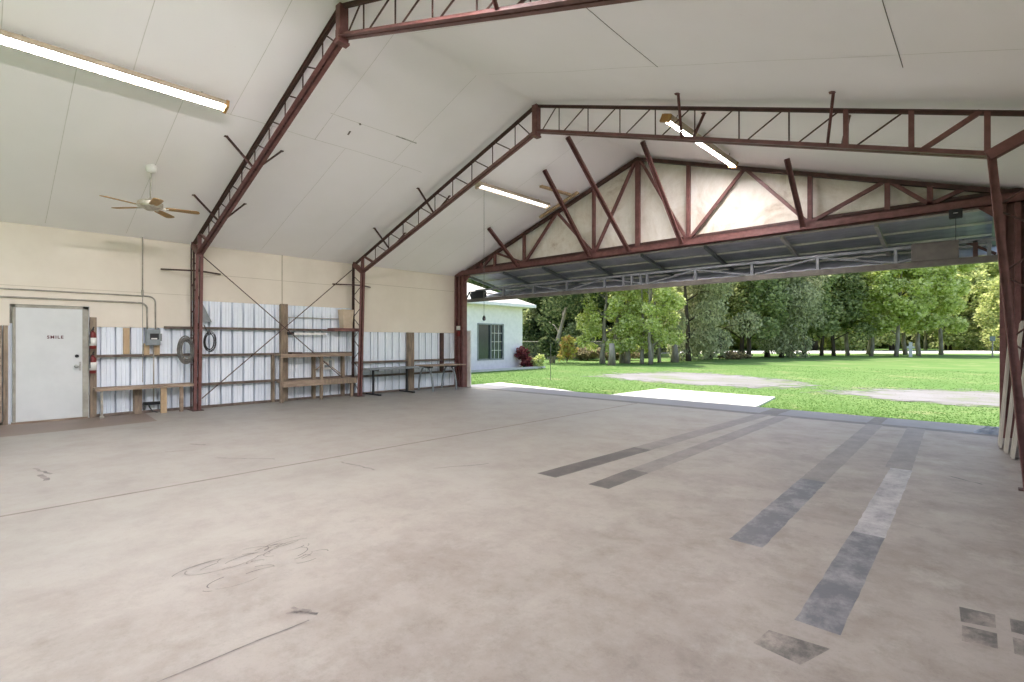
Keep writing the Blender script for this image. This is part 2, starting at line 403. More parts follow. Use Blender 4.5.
seam(-8.42, Y0, -8.42, 6.3, .01); seam(-7.77, 4.0, -7.77, 5.7, .01); seam(-7.77, 4.52, -7.8, 4.56, .03, SEAMD); seam(-7.77, 5.25, -7.77, 5.7, .022, SEAMD)
seam(-8.0, 4.48, -8.1, 4.49, .03, SEAMD); seam(-8.1, 4.05, -8.42, 4.05, .012)
for y in (1.6, 2.9, 4.22, 5.72, 8.6): seam(RX + .08, y, XR - .1, y, .008)
seam(-2.94, 3.4, -2.94, 5.75, .011, SEAMD); seam(-.58, 3.6, -.58, 6.0, .007, SEAMD)
seam(-2.94, Y0, -2.94, 3.2, .012)

# ------------------------------------------------------------------ left wall
wl = MB()
def corr(mb, plane, y0, y1, z0, z1, per=.2345, sgn=1, depth=.11, ph=0):
    """ribbed sheet in the X=plane wall; grooves go away from the room"""
    prof = [(0, 0), (.008, -1), (.036, -1), (.044, 0), (.105, 0), (.110, -.11), (.122, -.11), (.127, 0), (.165, 0), (.170, -.11), (.182, -.11), (.187, 0)]
    pts = []; y = y0 - ph
    while y < y1:
        for a, d in prof:
            q = y + a * per / .2345
            if y0 <= q <= y1: pts.append((q, plane + sgn * d * depth))
        y += per
    pts = [(y0, plane)] + pts + [(y1, plane)]
    vs = [(x, q, z) for q, x in pts for z in (z0, z1)]
    mb.add(vs, [(2 * i, 2 * i + 2, 2 * i + 3, 2 * i + 1) for i in range(len(pts) - 1)])
corr(wl, XL, Y0, .52, 0, 1.76); corr(wl, XL, 1.5, 10.7, 0, 2.34, ph=.04)
wall_left = wl.build('wall_left', SHEET, origin=(XL, 3, 0)); tag(wall_left, 'ribbed silver metal sheeting under tan boards', None, kind='structure')
def part(mb, name, m, par, **k): return mb.build(name, m, par, **k)
b = MB(); b.box(XL - .02, XL + .02, Y0, .48, 1.72, 3.56); b.box(XL - .02, XL + .02, .48, 1.56, 2.10, 3.56); b.box(XL - .02, XL + .02, 1.56, F1, 1.72, 3.56)
part(b, 'tan_panel', TAN, wall_left)
b = MB(); b.box(XL - .02, XL + .02, F1, 5.155, 2.32, 3.56); part(b, 'tan_panel', TAN, wall_left)
b = MB(); b.box(XL - .02, XL + .02, 5.165, F2, 2.32, 3.56); part(b, 'tan_panel', TAN, wall_left)
b = MB(); b.box(XL - .02, XL + .02, F2, 10.62, 1.70, 3.56); part(b, 'tan_panel', TAN, wall_left)
b = MB(); b.box(XL + .02, XL + .028, F2, 10.62, 3.02, 3.03); b.box(XL + .02, XL + .028, 5.15, 5.175, 2.32, 3.56); b.box(XL + .02, XL + .026, F1, F2, 2.9, 2.908); b.box(XL+.02, XL+.026, Y0, F1, 2.42, 2.428); part(b, 'panel_joint', mat('tan_panel_joint', srgb(196, 184, 164), srgb(184, 172, 152), .8), wall_left)
for y0, y1, z in ((F1, F2, 1.73), (F1, F2, 1.14), (F1, F2, .51), (F2, 10.6, .87), (F2, 10.6, .49), (1.6, F1, 1.16), (2.75, F1, 1.73)):
    b = MB(); b.box(XL, XL + .05, y0, y1, z - .026, z + .026); b.box(XL, XL + .1, y0, y1, z - .026, z - .02); part(b, 'wall_girt', GIRT, wall_left)
for y0, y1 in ((Y0, .40), (1.64, 10.6)):
    b = MB(); b.box(XL - .02, XL + .07, y0, y1, 0, .05); part(b, 'base_angle', GIRT, wall_left)
for y, w, z0, z1, x in ((5.18, .16, 0, 2.34, .12), (8.86, .2, 0, 1.7, .12), (10.05, .09, .5, 1.7, .1), (4.93, .06, 0, 1.14, .09), (5.93, .07, 0, 1.1, .1), (6.72, .07, 0, 1.1, .1)):
    b = MB(); b.box(XL, XL + x, y - w / 2, y + w / 2, z0, z1); part(b, 'wall_post', WOOD if y < 9.5 else STEELD, wall_left)
for y, w, z0, z1, m in ((.13, .07, 0, 1.72, WOODG), (.24, .08, 0, 1.72, WOOD), (.34, .09, 0, 1.72, WOODG), (.43, .06, 0, 1.72, WOOD), (.02, .08, 0, 1.72, WOOD),
                     (1.61, .1, 0, 1.9, WOOD), (2.12, .10, 1.19, 1.71, WOODL), (2.45, .09, 1.17, 1.4, WOODL), (2.62, .1, 1.17, 1.4, WOODL), (2.3, .14, 0, .5, WOODG)):
    b = MB(); b.box(XL, XL + .07, y - w / 2, y + w / 2, z0, z1); part(b, 'wood_stud', m, wall_left)
b = MB(); b.box(XL, XL + .06, 5.25, 6.9, 2.02, 2.035); part(b, 'wire_run', GALV, wall_left)

# ------------------------------------------------------------------ door 1 (white man door)
d1 = thing('door_1', (XL + .06, 1.02, 0), 'white flush door with red lettering in the tan wall', None, kind='structure')
b = MB(); b.box(XL + .03, XL + .075, .553, 1.453, .03, 2.045); part(b, 'door_leaf', DOORW, d1, bevel=.004)
b = MB(); b.box(XL - .02, XL + .085, .515, .555, 0, 2.09); b.box(XL - .02, XL + .085, 1.45, 1.54, 0, 2.09); b.box(XL - .02, XL + .085, .515, 1.54, 2.04, 2.09); b.box(XL - .06, XL - .03, .4, 1.62, 0, 2.15); part(b, 'door_frame', DOORF, d1, bevel=.004)  # last slab is an unseen plate added to block daylight leaks
b = MB(); b.box(XL + .0, XL + .12, .5, 1.52, 0, .028); part(b, 'threshold', WOODG, d1)
b = MB(); b.lathe((XL + .075, 1.36, .98), [(.032, 0), (.032, .008), (.012, .012), (.012, .04), (.028, .05), (.03, .07), (.02, .08)], 16, axis='X'); part(b, 'door_knob', CHROME, d1, smooth=True)
b = MB(); b.lathe((XL + .075, 1.37, 1.17), [(.03, 0), (.03, .012), (.018, .02), (.018, .03)], 16, axis='X'); part(b, 'deadbolt', BLACK, d1)
b = MB(); b.box(XL + .075, XL + .08, 1.40, 1.43, .9, 1.06); part(b, 'latch_plate', CHROME, d1)
cu = bpy.data.curves.new('t', 'FONT'); cu.body = 'SMILE'; cu.size = .075; cu.align_x = 'CENTER'; cu.extrude = .001; cu.space_character = 1.25; cu.offset = .0025
to = bpy.data.objects.new('t', cu); COL.objects.link(to); bpy.context.view_layer.update()
tme = bpy.data.meshes.new_from_object(to.evaluated_get(bpy.context.evaluated_depsgraph_get()))
bpy.data.objects.remove(to)
LET = mat('dark_red_lettering', srgb(96, 40, 40), srgb(84, 36, 36), .6, 0, 9); tme.materials.clear(); tme.materials.append(LET)
tm = Matrix(((0, 0, 1, XL + .0765), (1, 0, 0, 1.07), (0, 1, 0, 1.495), (0, 0, 0, 1))); tme.transform(Matrix.Translation(-wloc(d1)) @ tm)
to = bpy.data.objects.new('door_lettering', tme); COL.objects.link(to); to.parent = d1; to['label'] = 'dark red SMILE lettering'

# ------------------------------------------------------------------ right wall
wr = MB(); corr(wr, XR, Y0, 10.7, 0, 1.9, sgn=-1)
wall_right = wr.build('wall_right', SHEET, origin=(XR, 3, 0)); tag(wall_right, 'right wall of boards, far ones coloured dark as shade, over ribbed metal', None, kind='structure')
b = MB(); b.box(XR - .02, XR + .03, Y0, 7.2, 1.85, 3.64); b.box(XR - .02, XR + .03, 7.2, 10.6, 3.3, 3.64); part(b, 'pale_panel', TAN, wall_right)
b = MB(); b.box(XR - .02, XR + .03, 7.2, 10.6, 1.85, 3.3); part(b, 'shade_dark_panel', SHADEW, wall_right)  # dark colour stands in for shade on this stretch of wall
for z in (.6, 1.2, 1.9, 2.6, 3.3):
    b = MB(); b.box(XR - .07, XR - .01, 4.5, 10.5, z - .035, z + .035); part(b, 'wall_girt', STEELD, wall_right)

# ------------------------------------------------------------------ gable infill (above the big door)
b = MB()
N = 40; top = []
for i in range(N + 1):
    x = XL + .2 + (XR - XL - .4) * i / N
    top.append((x, hit(x, 10.8) - .005))
vs = [(x, 10.80, 3.53) for x, z in top] + [(x, 10.80, max(z, 3.6)) for x, z in top]
b.add(vs, [(i, i + 1, N + 2 + i, N + 1 + i) for i in range(N)])
vs = [(x, 10.94, 3.53) for x, z in top] + [(x, 10.94, max(z, 3.6)) for x, z in top]
b.add(vs, [(N + 1 + i, N + 2 + i, i + 1, i) for i in range(N)])
wall_front = b.build('wall_front', BATT, origin=(RX, 10.8, 3.6)); tag(wall_front, 'cream insulation filling the gable above the door', None, kind='structure')
# exterior fascia/roof edge
b = MB()
for s_ in (0, 1):
    xa, xb = (XL - .35, RX) if s_ == 0 else (RX, XR + .35)
    za, zb = cz(xa) + .16, cz(xb) + .16
    b.add([(xa, Y0, za), (xb, Y0, zb), (xb, 11.15, zb), (xa, 11.15, za), (xa, Y0, za + .04), (xb, Y0, zb + .04), (xb, 11.15, zb + .04), (xa, 11.15, za + .04)],
          [(0, 3, 2, 1), (4, 5, 6, 7), (0, 1, 5, 4), (2, 3, 7, 6), (1, 2, 6, 5), (3, 0, 4, 7)])
roof = b.build('roof', DGALV, origin=(RX, 3, 5)); tag(roof, 'metal roof over the hangar', None, kind='structure')

# ------------------------------------------------------------------ steel frames
def make_frame(Y, label, dz=0.0, dx=0.0, rk=0.0):
    t = thing('steel_frame', (RX, Y, 0), label, 'steel frame', 'open web steel frames')
    az, abz = RZ - .055 + dz * .2, 5.22 + dz          # apex top / bottom
    ax = RX + dx
    LO, LI, LK = (-12.37, 0), (-12.02, 0), (-11.87, 3.245)
    RO, RI, RK = (.52, 0), (.26 + rk * .5, 0), (.0 + rk, 3.3 - rk * .33)
    P = lambda q: (q[0], Y, q[1])
    def dbl(p0, p1, name, m, w=.052, h=.06, gap=.022, th=.008):
        mb = MB()
        for s_ in (-1, 1):
            o = s_ * (gap / 2 + w / 2)
            mb.bar(P(p0), P(p1), w, th, up=inner, os=o, ou=0)
            mb.bar(P(p0), P(p1), th, h, up=inner, os=s_ * (gap / 2 + th / 2), ou=-h / 2 + th / 2)
        return mb.build(name, m, t)
    # columns
    inner = (1, 0, 0); dbl(LI, LK, 'left_inner_flange', STEEL, .06, .06)
    dbl(LO, (-12.34, cz(-12.34) - .05), 'left_outer_chord', STEELD, .03, .04, .02)
    inner = (-1, 0, 0); dbl(RI, RK, 'right_inner_flange', STEEL, .07, .07)
    dbl(RO, (.5, cz(.5) - .05), 'right_outer_chord', STEELD, .03, .04, .02)
    # rafters
    inner = (0, 0, -1)
    dbl(LK, (ax, abz), 'rafter_bottom_chord', STEEL, .06, .06); dbl((ax, abz), RK, 'rafter_bottom_chord', STEEL, .06, .06)
    inner = (0, 0, 1)
    tl = (-12.33, cz(-12.33) - .07); tr = (.5, cz(.5) - .07)
    dbl(tl, (ax, az), 'rafter_top_chord', STEELD, .032, .04, .02); dbl((ax, az), tr, 'rafter_top_chord', STEELD, .032, .04, .02)
    mb = MB(); mb.bar(P((ax, abz - .06)), P((ax, az)), .12, .11, up=(1, 0, 0)); mb.build('ridge_post', STEEL, t, bevel=.004)
    mb = MB(); mb.bar(P((ax - .05, abz - .075)), P((ax + .05, abz - .075)), .16, .03); mb.bar(P((ax - .04, abz + .02)), P((ax + .04, abz + .02)), .14, .12); mb.build('ridge_plate', STEEL, t)
    topz = lambda x: (tl[1] + (az - tl[1]) * (x - tl[0]) / (ax - tl[0])) if x < ax else (az + (tr[1] - az) * (x - ax) / (tr[0] - ax))
    botz = lambda x: (LK[1] + (abz - LK[1]) * (x - LK[0]) / (ax - LK[0])) if x < ax else (abz + (RK[1] - abz) * (x - ax) / (RK[0] - ax))
    for sg in (-1, 1):
        xk = LK[0] if sg < 0 else RK[0]
        step = (abs(xk - ax) - .52) / 9
        xs = [ax + sg * (.52 + step * k) for k in range(10)]
        prev = ax + sg * .06
        for k, x in enumerate(xs):
            thick = k >= (7 if sg > 0 else 9)
            w = .05 if thick else .018
            mb = MB()
            if thick: mb.bar(P((x, botz(x))), P((x, topz(x))), w, .05, up=(1, 0, 0))
            else: mb.tube([P((x, botz(x))), P((x, topz(x)))], .010, 6)
            mb.build('web_vertical', STEEL if thick else STEELD, t)
            mb = MB(); a = (prev + sg * .05, botz(prev + sg * .05)); c = (x - sg * .05, topz(x - sg * .05))
            if thick and k == 9: mb.bar(P(a), P(c), .05, .04, up=(0, 1, 0))
            else: mb.tube([P(a), P(c)], .0105, 6)
            mb.build('web_diagonal', STEEL if thick and k == 9 else STEELD, t)
            prev = x
    # knee stiffeners
    mb = MB(); mb.bar(P(LK), P((-12.33, 3.5)), .12, .07, up=(0, 1, 0)); mb.build('knee_stiffener', STEEL, t)
    mb = MB(); mb.bar(P(RK), P((.5, 3.56)), .1, .11, up=(0, 1, 0)); mb.build('knee_stiffener', STEEL, t)
    mb = MB(); mb.bar(P((-11.88, 3.2)), P((-11.88, topz(-11.88))), .07, .06, up=(1, 0, 0)); mb.build('knee_post', STEEL, t)
    # column lacing
    def lace(fi, fo, z0, z1, n, name='column_lacing'):
        for i in range(n):
            za = z0 + (z1 - z0) * i / n; zb = z0 + (z1 - z0) * (i + 1) / n
            a, c = (fi(za), za), (fo(zb), zb)
            if i % 2: a, c = (fo(za), za), (fi(zb), zb)
            mb = MB(); mb.tube([P(a), P(c)], .009, 6); mb.build(name, STEELD, t)
    lace(lambda z: -12.03 + .15 * z / 3.245, lambda z: -12.36, .1, 3.2, 11)
    lace(lambda z: RI[0] + (RK[0] - RI[0]) * z / RK[1], lambda z: .51, .15, 3.1, 9)
    # base plates
    mb = MB(); mb.box(-12.44, -11.94, Y - .1, Y + .1, 0, .012); mb.build('base_plate', STEELD, t)
    mb = MB(); mb.box(.22 + rk * .5, .56, Y - .05, Y + .05, 0, .012); mb.build('base_plate', STEELD, t)
    # flange braces up to the purlins
    for x in (-8.9, -10.62, -3.07, -1.26):
        for sg in (-1, 1):
            y = Y + sg * .44
            mb = MB(); xo = x - (.15 if x > RX and sg < 0 else 0); p0 = V((xo, Y, botz(xo))); p1 = V((x, y, hit(x, y) - .004))
            mb.bar(p0, p1, .03, .006, up=(1, 0, 0)); mb.bar(p0, p1, .006, .03, up=(1, 0, 0), os=.012, ou=.012)
            mb.bar(p1 - V((.03, 0, .004)), p1 + V((.03, 0, -.004)), .05, .012)
            mb.build('flange_brace', STEEL if x > -5 else STEELD, t)
    for sg in (-1, 1):
        mb = MB(); mb.bar((-11.9, Y, 2.9), (XL + .03, Y + sg * .55, 2.93), .035, .03); mb.build('column_brace', STEELD, t)
    return t
fr1 = make_frame(F1, 'red brown open web steel frame nearest, beside the white door and the ceiling fan', .1, -.06, .5)
fr2 = make_frame(F2, 'red brown open web steel frame between the nearest frame and the big door')

# gable truss
gt = thing('gable_truss', (RX, GY, 0), 'red brown steel gable truss over the big door, on two posts', 'steel truss')
def gtop(x): return hit(x, GY) - .06
P = lambda x, z, y=GY: (x, y, z)
CH = 3.60
for xa, xb in ((XL + .06, RX), (RX, XR - .1)):
    mb = MB(); mb.bar(P(xa, cz(xa) - .07), P(xb, cz(xb) - .07), .1, .075); mb.build('top_chord', STEELD, gt)
mb = MB(); mb.box(XL + .1, XR - .1, GY - .10, GY - .085, CH - .10, CH + .05); mb.box(XL + .1, XR - .1, GY - .10, GY + .05, CH - .10, CH - .085)
mb.box(XL + .1, XR - .1, GY - .10, GY + .02, CH + .035, CH + .05); mb.build('bottom_chord', STEEL, gt)
mb = MB(); mb.box(XL + .1, XR - .1, GY + .0, GY + .1, CH + .06, CH + .13); mb.build('header_angle', STEELD, gt)
vert = [(-5.95, .11)] + [(x, .075) for x in (-7.17, -9.5, -10.66, -11.25, -4.73, -2.4, -1.24, -.68)]
for x, w in vert:
    mb = MB(); mb.bar(P(x, CH + .04), P(x, cz(x) - .08), .07, w, up=(1, 0, 0)); mb.build('web_vertical', STEEL, gt)
nodes = [((-6.02, 1), (-7.13, 0)), ((-8.32, 1), (-7.2, 0)), ((-8.36, 1), (-9.46, 0)), ((-10.6, 1), (-9.55, 0)), ((-10.7, 1), (-11.25, 0)), ((-11.3, 1), (-11.6, 0)),
         ((-5.88, 1), (-4.77, 0)), ((-3.58, 1), (-4.7, 0)), ((-3.53, 1), (-2.44, 0)), ((-1.3, 1), (-2.36, 0)), ((-1.18, 1), (-.68, 0)), ((-.28, 1), (-.68, 0))]
for (xa, ta), (xb, tb) in nodes:
    mb = MB(); mb.bar(P(xa, cz(xa) - .09), P(xb, CH + .06), .06, .07, up=(0, 1, 0)); mb.build('web_diagonal', STEEL, gt)
for sg, xs in ((-1, (-12.36, -12.17, -12.03)), (1, (.5, .33, .17))):
    mb = MB()
    mb.box(min(xs), max(xs), GY - .01, GY + .01, 0, CH); 
    for x in xs: mb.box(x - .035, x + .035, GY - .09, GY + .09, 0, CH)
    mb.build('end_post', STEEL, gt, bevel=.004)
    mb = MB(); xx = xs[2]; s2 = 1 if sg < 0 else -1
    mb.add([(xx, GY - .02, CH - .1), (xx + s2 * .28, GY - .02, CH - .1), (xx, GY - .02, CH - .36), (xx, GY + .02, CH - .1), (xx + s2 * .28, GY + .02, CH - .1), (xx, GY + .02, CH - .36)],
           [(0, 1, 2), (3, 5, 4), (0, 3, 4, 1), (1, 4, 5, 2), (2, 5, 3, 0)]); mb.build('gusset_plate', STEEL, gt)
# kicker braces from the truss to the ceiling
for (tx, ty, bx, lab) in ((-9.66, 9.43, -9.6, 'first red brown kicker brace from the left wall, shortest, gable truss to ceiling'),
                          (-7.25, 8.83, -7.2, 'second red brown kicker brace from the left wall, leaning past the small timbers'),
                          (-6.27, 8.38, -6.1, 'longest red brown kicker brace, ending by the ridge left of the truss centre post'),
                          (-5.05, 9.24, -4.82, 'red brown kicker brace just right of the truss centre post'),
                          (-2.57, 9.82, -2.48, 'red brown kicker brace furthest right on the gable truss')):
    mb = MB(); p0 = V((bx, GY - .13, CH - .05)); p1 = V((tx, ty, hit(tx, ty) - .02))
    mb.bar(p0, p1, .085, .01, up=(0, -1, .5)); mb.bar(p0, p1, .01, .06, up=(0, -1, .5), os=-.038, ou=.03); mb.bar(p0, p1, .01, .06, up=(0, -1, .5), os=.038, ou=.03)
    o = mb.build('kicker_brace', STEEL); tag(o, lab, 'brace', 'kicker braces')

# X brace rods on the left wall
for p0, p1, lab in (((-12.1, 3.34, 3.27), (-12.16, 6.78, .33), 'thin steel brace rod falling left to right across the left wall bay'),
                    ((-12.12, 6.85, 3.32), (-12.08, 3.35, .24), 'thin steel brace rod rising left to right across the left wall bay')):
    mb = MB(); mb.tube([p0, p1], .011, 6); o = mb.build('brace_rod', STEELD); tag(o, lab, 'brace rod', 'crossed brace rods')

# ------------------------------------------------------------------ bifold hangar door, folded open
bd = thing('bifold_door', (RX, 11.0, 2.7), 'grey metal bifold hangar door folded open under the gable truss', 'hangar door')
DX0, DX1 = -12.1, .12
YA, ZA = 10.9, 3.56; YB, ZB = 12.62, 3.2
def leaf(ya, za, yb, zb, th, name, m, n=None):
    mb = MB(); k = int((DX1 - DX0) / .3)
    d = V((0, yb - ya, zb - za)).normalized(); nrm = V((0, -d.z, d.y)) * th
    vs = []
    for i in range(k * 4 + 1):
        x = DX0 + (DX1 - DX0) * i / (k * 4); r = (0, .012, .012, 0)[i % 4]
        rr = V((0, -d.z, d.y)) * r
        vs += [V((x, ya, za)) + rr, V((x, yb, zb)) + rr, V((x, ya, za)) + rr + nrm, V((x, yb, zb)) + rr + nrm]
    fs = []
    for i in range(k * 4):
        a, c = 4 * i, 4 * i + 4
        fs += [(a, c, c + 1, a + 1), (a + 2, a + 3, c + 3, c + 2), (a, a + 2, c + 2, c), (a + 1, c + 1, c + 3, a + 3)]
    mb.add(vs, fs); return mb.build(name, m, bd)
leaf(YA, ZA, YB, ZB, .02, 'upper_leaf', DGALV)
leaf(11.06, 2.80, YB, 3.15, .02, 'lower_leaf', DGALV)
mb = MB(); mb.box(DX0, DX1, YB - .02, YB + .05, 3.08, 3.26); mb.build('hinge_rail', DRAIL, bd)
lerp = lambda t: (YA + (YB - YA) * t, ZA + (ZB - ZA) * t)
for i, t in enumerate((.02, .36, .68, .98)):
    y, z = lerp(t); mb = MB(); mb.box(DX0, DX1, y - .015, y + .015, z - .045, z - .005); mb.build('leaf_purlin', DRAIL, bd)
for k in range(9):
    x = DX0 + .03 + (DX1 - DX0 - .06) * k / 8
    mb = MB(); mb.bar((x, YA, ZA - .07), (x, YB, ZB - .07), .06, .07); mb.build('leaf_rib', DRAIL if 6 <= k <= 7 else GREYBOX, bd)
# lower truss
mb = MB(); mb.box(DX0 - .3, DX1, 11.0, 11.1, 2.74, 2.80); mb.build('bottom_rail', DLOW, bd)
mb = MB(); mb.box(DX0 - .3, DX1, 10.99, 11.11, 2.70, 2.742); mb.build('rubber_seal', DLOW, bd)
mb = MB(); mb.box(DX0 + .2, DX1 - .0, 11.0, 11.05, 3.03, 3.08); mb.build('truss_top_rail', DTRUSS, bd)
for k in range(11):
    x = DX0 + .25 + (DX1 - DX0 - .35) * k / 10
    mb = MB(); mb.box(x - .025, x + .025, 11.0, 11.05, 2.80, 3.03); mb.build('truss_post', DTRUSS, bd)
for x in (-6.55, -6.32, -6.08):
    mb = MB(); mb.box(x - .025, x + .025, 11.0, 11.05, 2.80, 3.03); mb.build('truss_post', DTRUSS, bd)
for k in range(10):
    x0 = DX0 + .25 + (DX1 - DX0 - .35) * k / 10; x1 = DX0 + .25 + (DX1 - DX0 - .35) * (k + 1) / 10
    mb = MB(); a, c = ((x0, 11.03, 2.81), (x1, 11.03, 3.03)) if k % 2 else ((x0, 11.03, 3.03), (x1, 11.03, 2.81))
    mb.bar(a, c, .03, .03); mb.build('truss_diagonal', DTRUSS, bd)
mb = MB(); mb.box(-12.08, -11.5, 10.97, 11.12, 2.80, 3.03); mb.build('motor_housing', BLACK, bd, bevel=.01)
mb = MB(); mb.bar((-12.36, 11.04, 2.8), (-12.22, 11.04, 3.03), .03, .03); mb.bar((-12.22, 11.04, 3.03), (-12.1, 11.04, 2.8), .03, .03); mb.bar((-12.22, 11.04, 3.03), (-11.6, 11.04, 3.03), .03, .03); mb.build('end_bracket', BLACK, bd)
mb = MB(); mb.box(-.95, -.34, 10.98, 11.04, 2.80, 3.1); mb.build('cover_plate', DLOW, bd)
mb = MB(); mb.bar((-.3, 11.03, 3.08), (.1, 11.03, 2.82), .04, .04); mb.build('end_bracket', STEELD, bd)
mb = MB(); mb.box(-.17, -.11, 11.0, 11.05, 2.8, 3.06); mb.build('truss_post', STEELD, bd)
# floodlight on the header
fl = thing('floodlight', (-.36, GY - .16, 3.42), 'small black floodlight under the header at the right', 'floodlight')
mb = MB(); mb.box(-.44, -.28, GY - .2, GY - .1, 3.36, 3.5); mb.build('lamp_housing', BLACK, fl, bevel=.01)
mb = MB(); mb.lathe((-.36, GY - .21, 3.43), [(.03, 0), (.03, .004)], 12); mb.build('lens', WHITEP, fl)
mb = MB(); mb.tube([(-.36, GY - .15, 3.36), (-.36, GY - .15, 3.0)], .004, 5); mb.build('cable', BLACK, fl)

# ------------------------------------------------------------------ ceiling lights
def tube_light(x, y0, y1, drop, label, m, flip=0):
    z = cz(x); sl = KL if x < RX else -KR
    t = thing('tube_light', (x, (y0 + y1) / 2, z), label, 'ceiling light', 'fluorescent strip lights')
    ang = math.atan(sl); up = V((-math.sin(ang), 0, math.cos(ang))); sd = V((math.cos(ang), 0, math.sin(ang)))
    c = V((x, 0, z)) - up * drop
    A = lambda y, s_, u: c + sd * s_ + up * u + V((0, y, 0))
    mb = MB(); mb.bar(A(y0, 0, .035), A(y1, 0, .035), .11, .055, up=up)
    mb.bar(A(y0, -.066, -.006), A(y1, -.066, -.002), .006, .066, up=up); mb.bar(A(y0, .066, -.006), A(y1, .066, -.002), .006, .066, up=up); mb.bar(A(y0, 0, .03), A(y1, 0, .03), .138, .006, up=up)  # side lips shaped to keep tube light off the ceiling
    mb.build('housing', FIXT, t)
    for s_ in (-.032, .032):
        mb = MB(); mb.tube([A(y0 + .05, s_, -.02), A(y1 - .05, s_, -.02)], .019, 8); mb.build('lamp_tube', m, t, smooth=True)
    for y in (y0, y1):
        mb = MB(); mb.bar(A(y - .02, 0, -.005), A(y + .02, 0, -.012), .16, .12, up=up); mb.build('end_cap', BLADE if flip == 0 else FIXT, t)  # caps made wide to block tube light towards the gable
    for y in (y0 + .3, y1 - .3):
        mb = MB(); mb.tube([A(y, 0, .06), A(y, 0, drop)], .006, 6); mb.build('hanger', BLACK, t)
    return t
FIXT = mat('cream_fixture_enamel', srgb(186, 172, 150), srgb(160, 146, 124), .5, 0, 8)
tube_light(-8.15, .12, 2.56, .13, 'long lit fluorescent strip light at the left, above the ceiling fan', TUBE)
tube_light(-8.17, 7.6, 10.0, .13, 'dim strip light beyond the middle frame on the left roof slope', TUBE2, 1)
tube_light(-3.53, 7.25, 10.05, .13, 'lit strip light on the right roof slope, seen through the middle frame', TUBE3)
tube_light(-3.53, .12, 2.56, .13, 'added unseen strip light on the right roof slope, brightening the nearest bay', ADDED_TUBE)  # out-of-view fixture added to brighten the interior
# small timbers beside the gable truss
mb = MB(); mb.bar((-8.74, 10.44, cz(-8.74) - .04), (-7.5, 10.44, cz(-7.5) - .04), .09, .045); o = mb.build('timber_plank', WOODL); tag(o, 'pale timber plank along the roof slope against the gable truss', 'plank')
mb = MB(); mb.bar((-7.72, 9.25, cz(-7.72) - .03), (-7.67, 10.36, cz(-7.67) - .03), .09, .045); o = mb.build('timber_block', WOODL); tag(o, 'short timber block on the ceiling behind the second kicker brace', 'timber')

# ------------------------------------------------------------------ ceiling fan
fx, fy = -10.1, 2.06; fz = cz(fx); hz = fz - .56
fan = thing('ceiling_fan', (fx, fy, fz), 'ceiling fan with oak blades and nickel motor on a long rod', 'ceiling fan')
mb = MB(); mb.lathe((fx, fy, fz - .09), [(.03, 0), (.07, .02), (.08, .06), (.08, .13)], 20); mb.build('canopy', WHITEP, fan, smooth=True)
mb = MB(); mb.tube([(fx, fy, fz - .05), (fx, fy, hz)], .012, 10); mb.build('downrod', GALV, fan)
mb = MB(); mb.lathe((fx, fy, hz - .1), [(.05, -.05), (.1, -.02), (.17, 0), (.18, .03), (.18, .075), (.15, .1), (.05, .12), (.02, .15)], 24); mb.build('motor', FANM, fan, smooth=False)
for k in range(5):
    a = math.radians(70 + 72 * k); d = V((math.cos(a), math.sin(a), 0)); n = V((-d.y, d.x, 0))
    c = V((fx, fy, hz - .1))
    tw = V((0, 0, .2))
    mb = MB(); mb.bar(c + d * .12, c + d * .26, .035, .012); ir = mb.build('blade_iron', FANM, fan)
    mb = MB(); ring = []
    for r, w in ((.22, .045), (.26, .06), (.55, .07), (.66, .068), (.69, .05), (.70, .02)):
        ring.append((r, w))
    up_ = [c + d * r + n * w - V((0, 0, w * .14)) for r, w in ring]; dn = [c + d * r - n * w + V((0, 0, w * .14)) for r, w in ring]
    lo = up_ + dn[::-1]; K = len(lo); hi = [p + V((0, 0, .008)) for p in lo]
    mb.add(lo + hi, [tuple(range(K - 1, -1, -1)), tuple(range(K, 2 * K))] + [(i, (i + 1) % K, K + (i + 1) % K, K + i) for i in range(K)])
    mb.build('fan_blade', BLADE, fan)
fan.rotation_euler = (0, 0, 0)
fan.rotation_mode = 'QUATERNION'
from mathutils import Quaternion
fan.rotation_quaternion = Quaternion((math.cos(math.radians(168.5)), math.sin(math.radians(168.5)), 0), math.radians(1.5))

# ------------------------------------------------------------------ pull cord
pc = thing('pull_cord', (-8.2, 7.85, hit(-8.2, 7.85)), 'thin hanging pull cord with dark weight, before the house window', 'cord')
mb = MB(); mb.tube([(-8.2, 7.85, hit(-8.2, 7.85)), (-8.2, 7.85, 2.0)], .005, 5); mb.build('cord', HOSE, pc)
mb = MB(); mb.lathe((-8.2, 7.85, 1.9), [(.01, 0), (.035, .02), (.04, .05), (.03, .09), (.01, .12)], 12); mb.build('weight', BLACK, pc, smooth=True)

# ------------------------------------------------------------------ electrical
def arc(c, r, a0, a1, n=8): return [(c[0], c[1] + r * math.cos(math.radians(a0 + (a1 - a0) * i / n)), c[2] + r * math.sin(math.radians(a0 + (a1 - a0) * i / n))) for i in range(n + 1)]
X = XL + .045
mb = MB(); mb.tube([(X, Y0, 2.36), (X, 2.48, 2.355)] + arc((X, 2.48, 2.235), .12, 90, 0) + [(X, 2.6, 1.69)], .013, 8); o = mb.build('conduit', GALV, smooth=True); tag(o, 'upper grey conduit running over the white door and bending down to the grey box', 'conduit', 'wall conduits')
mb = MB(); mb.tube([(X, Y0, 2.215), (X, 2.34, 2.215)] + arc((X, 2.34, 2.095), .12, 90, 0) + [(X, 2.46, 1.69)], .016, 8); o = mb.build('conduit', GALV, smooth=True); tag(o, 'lower grey conduit running just above the white door to the grey box', 'conduit', 'wall conduits')
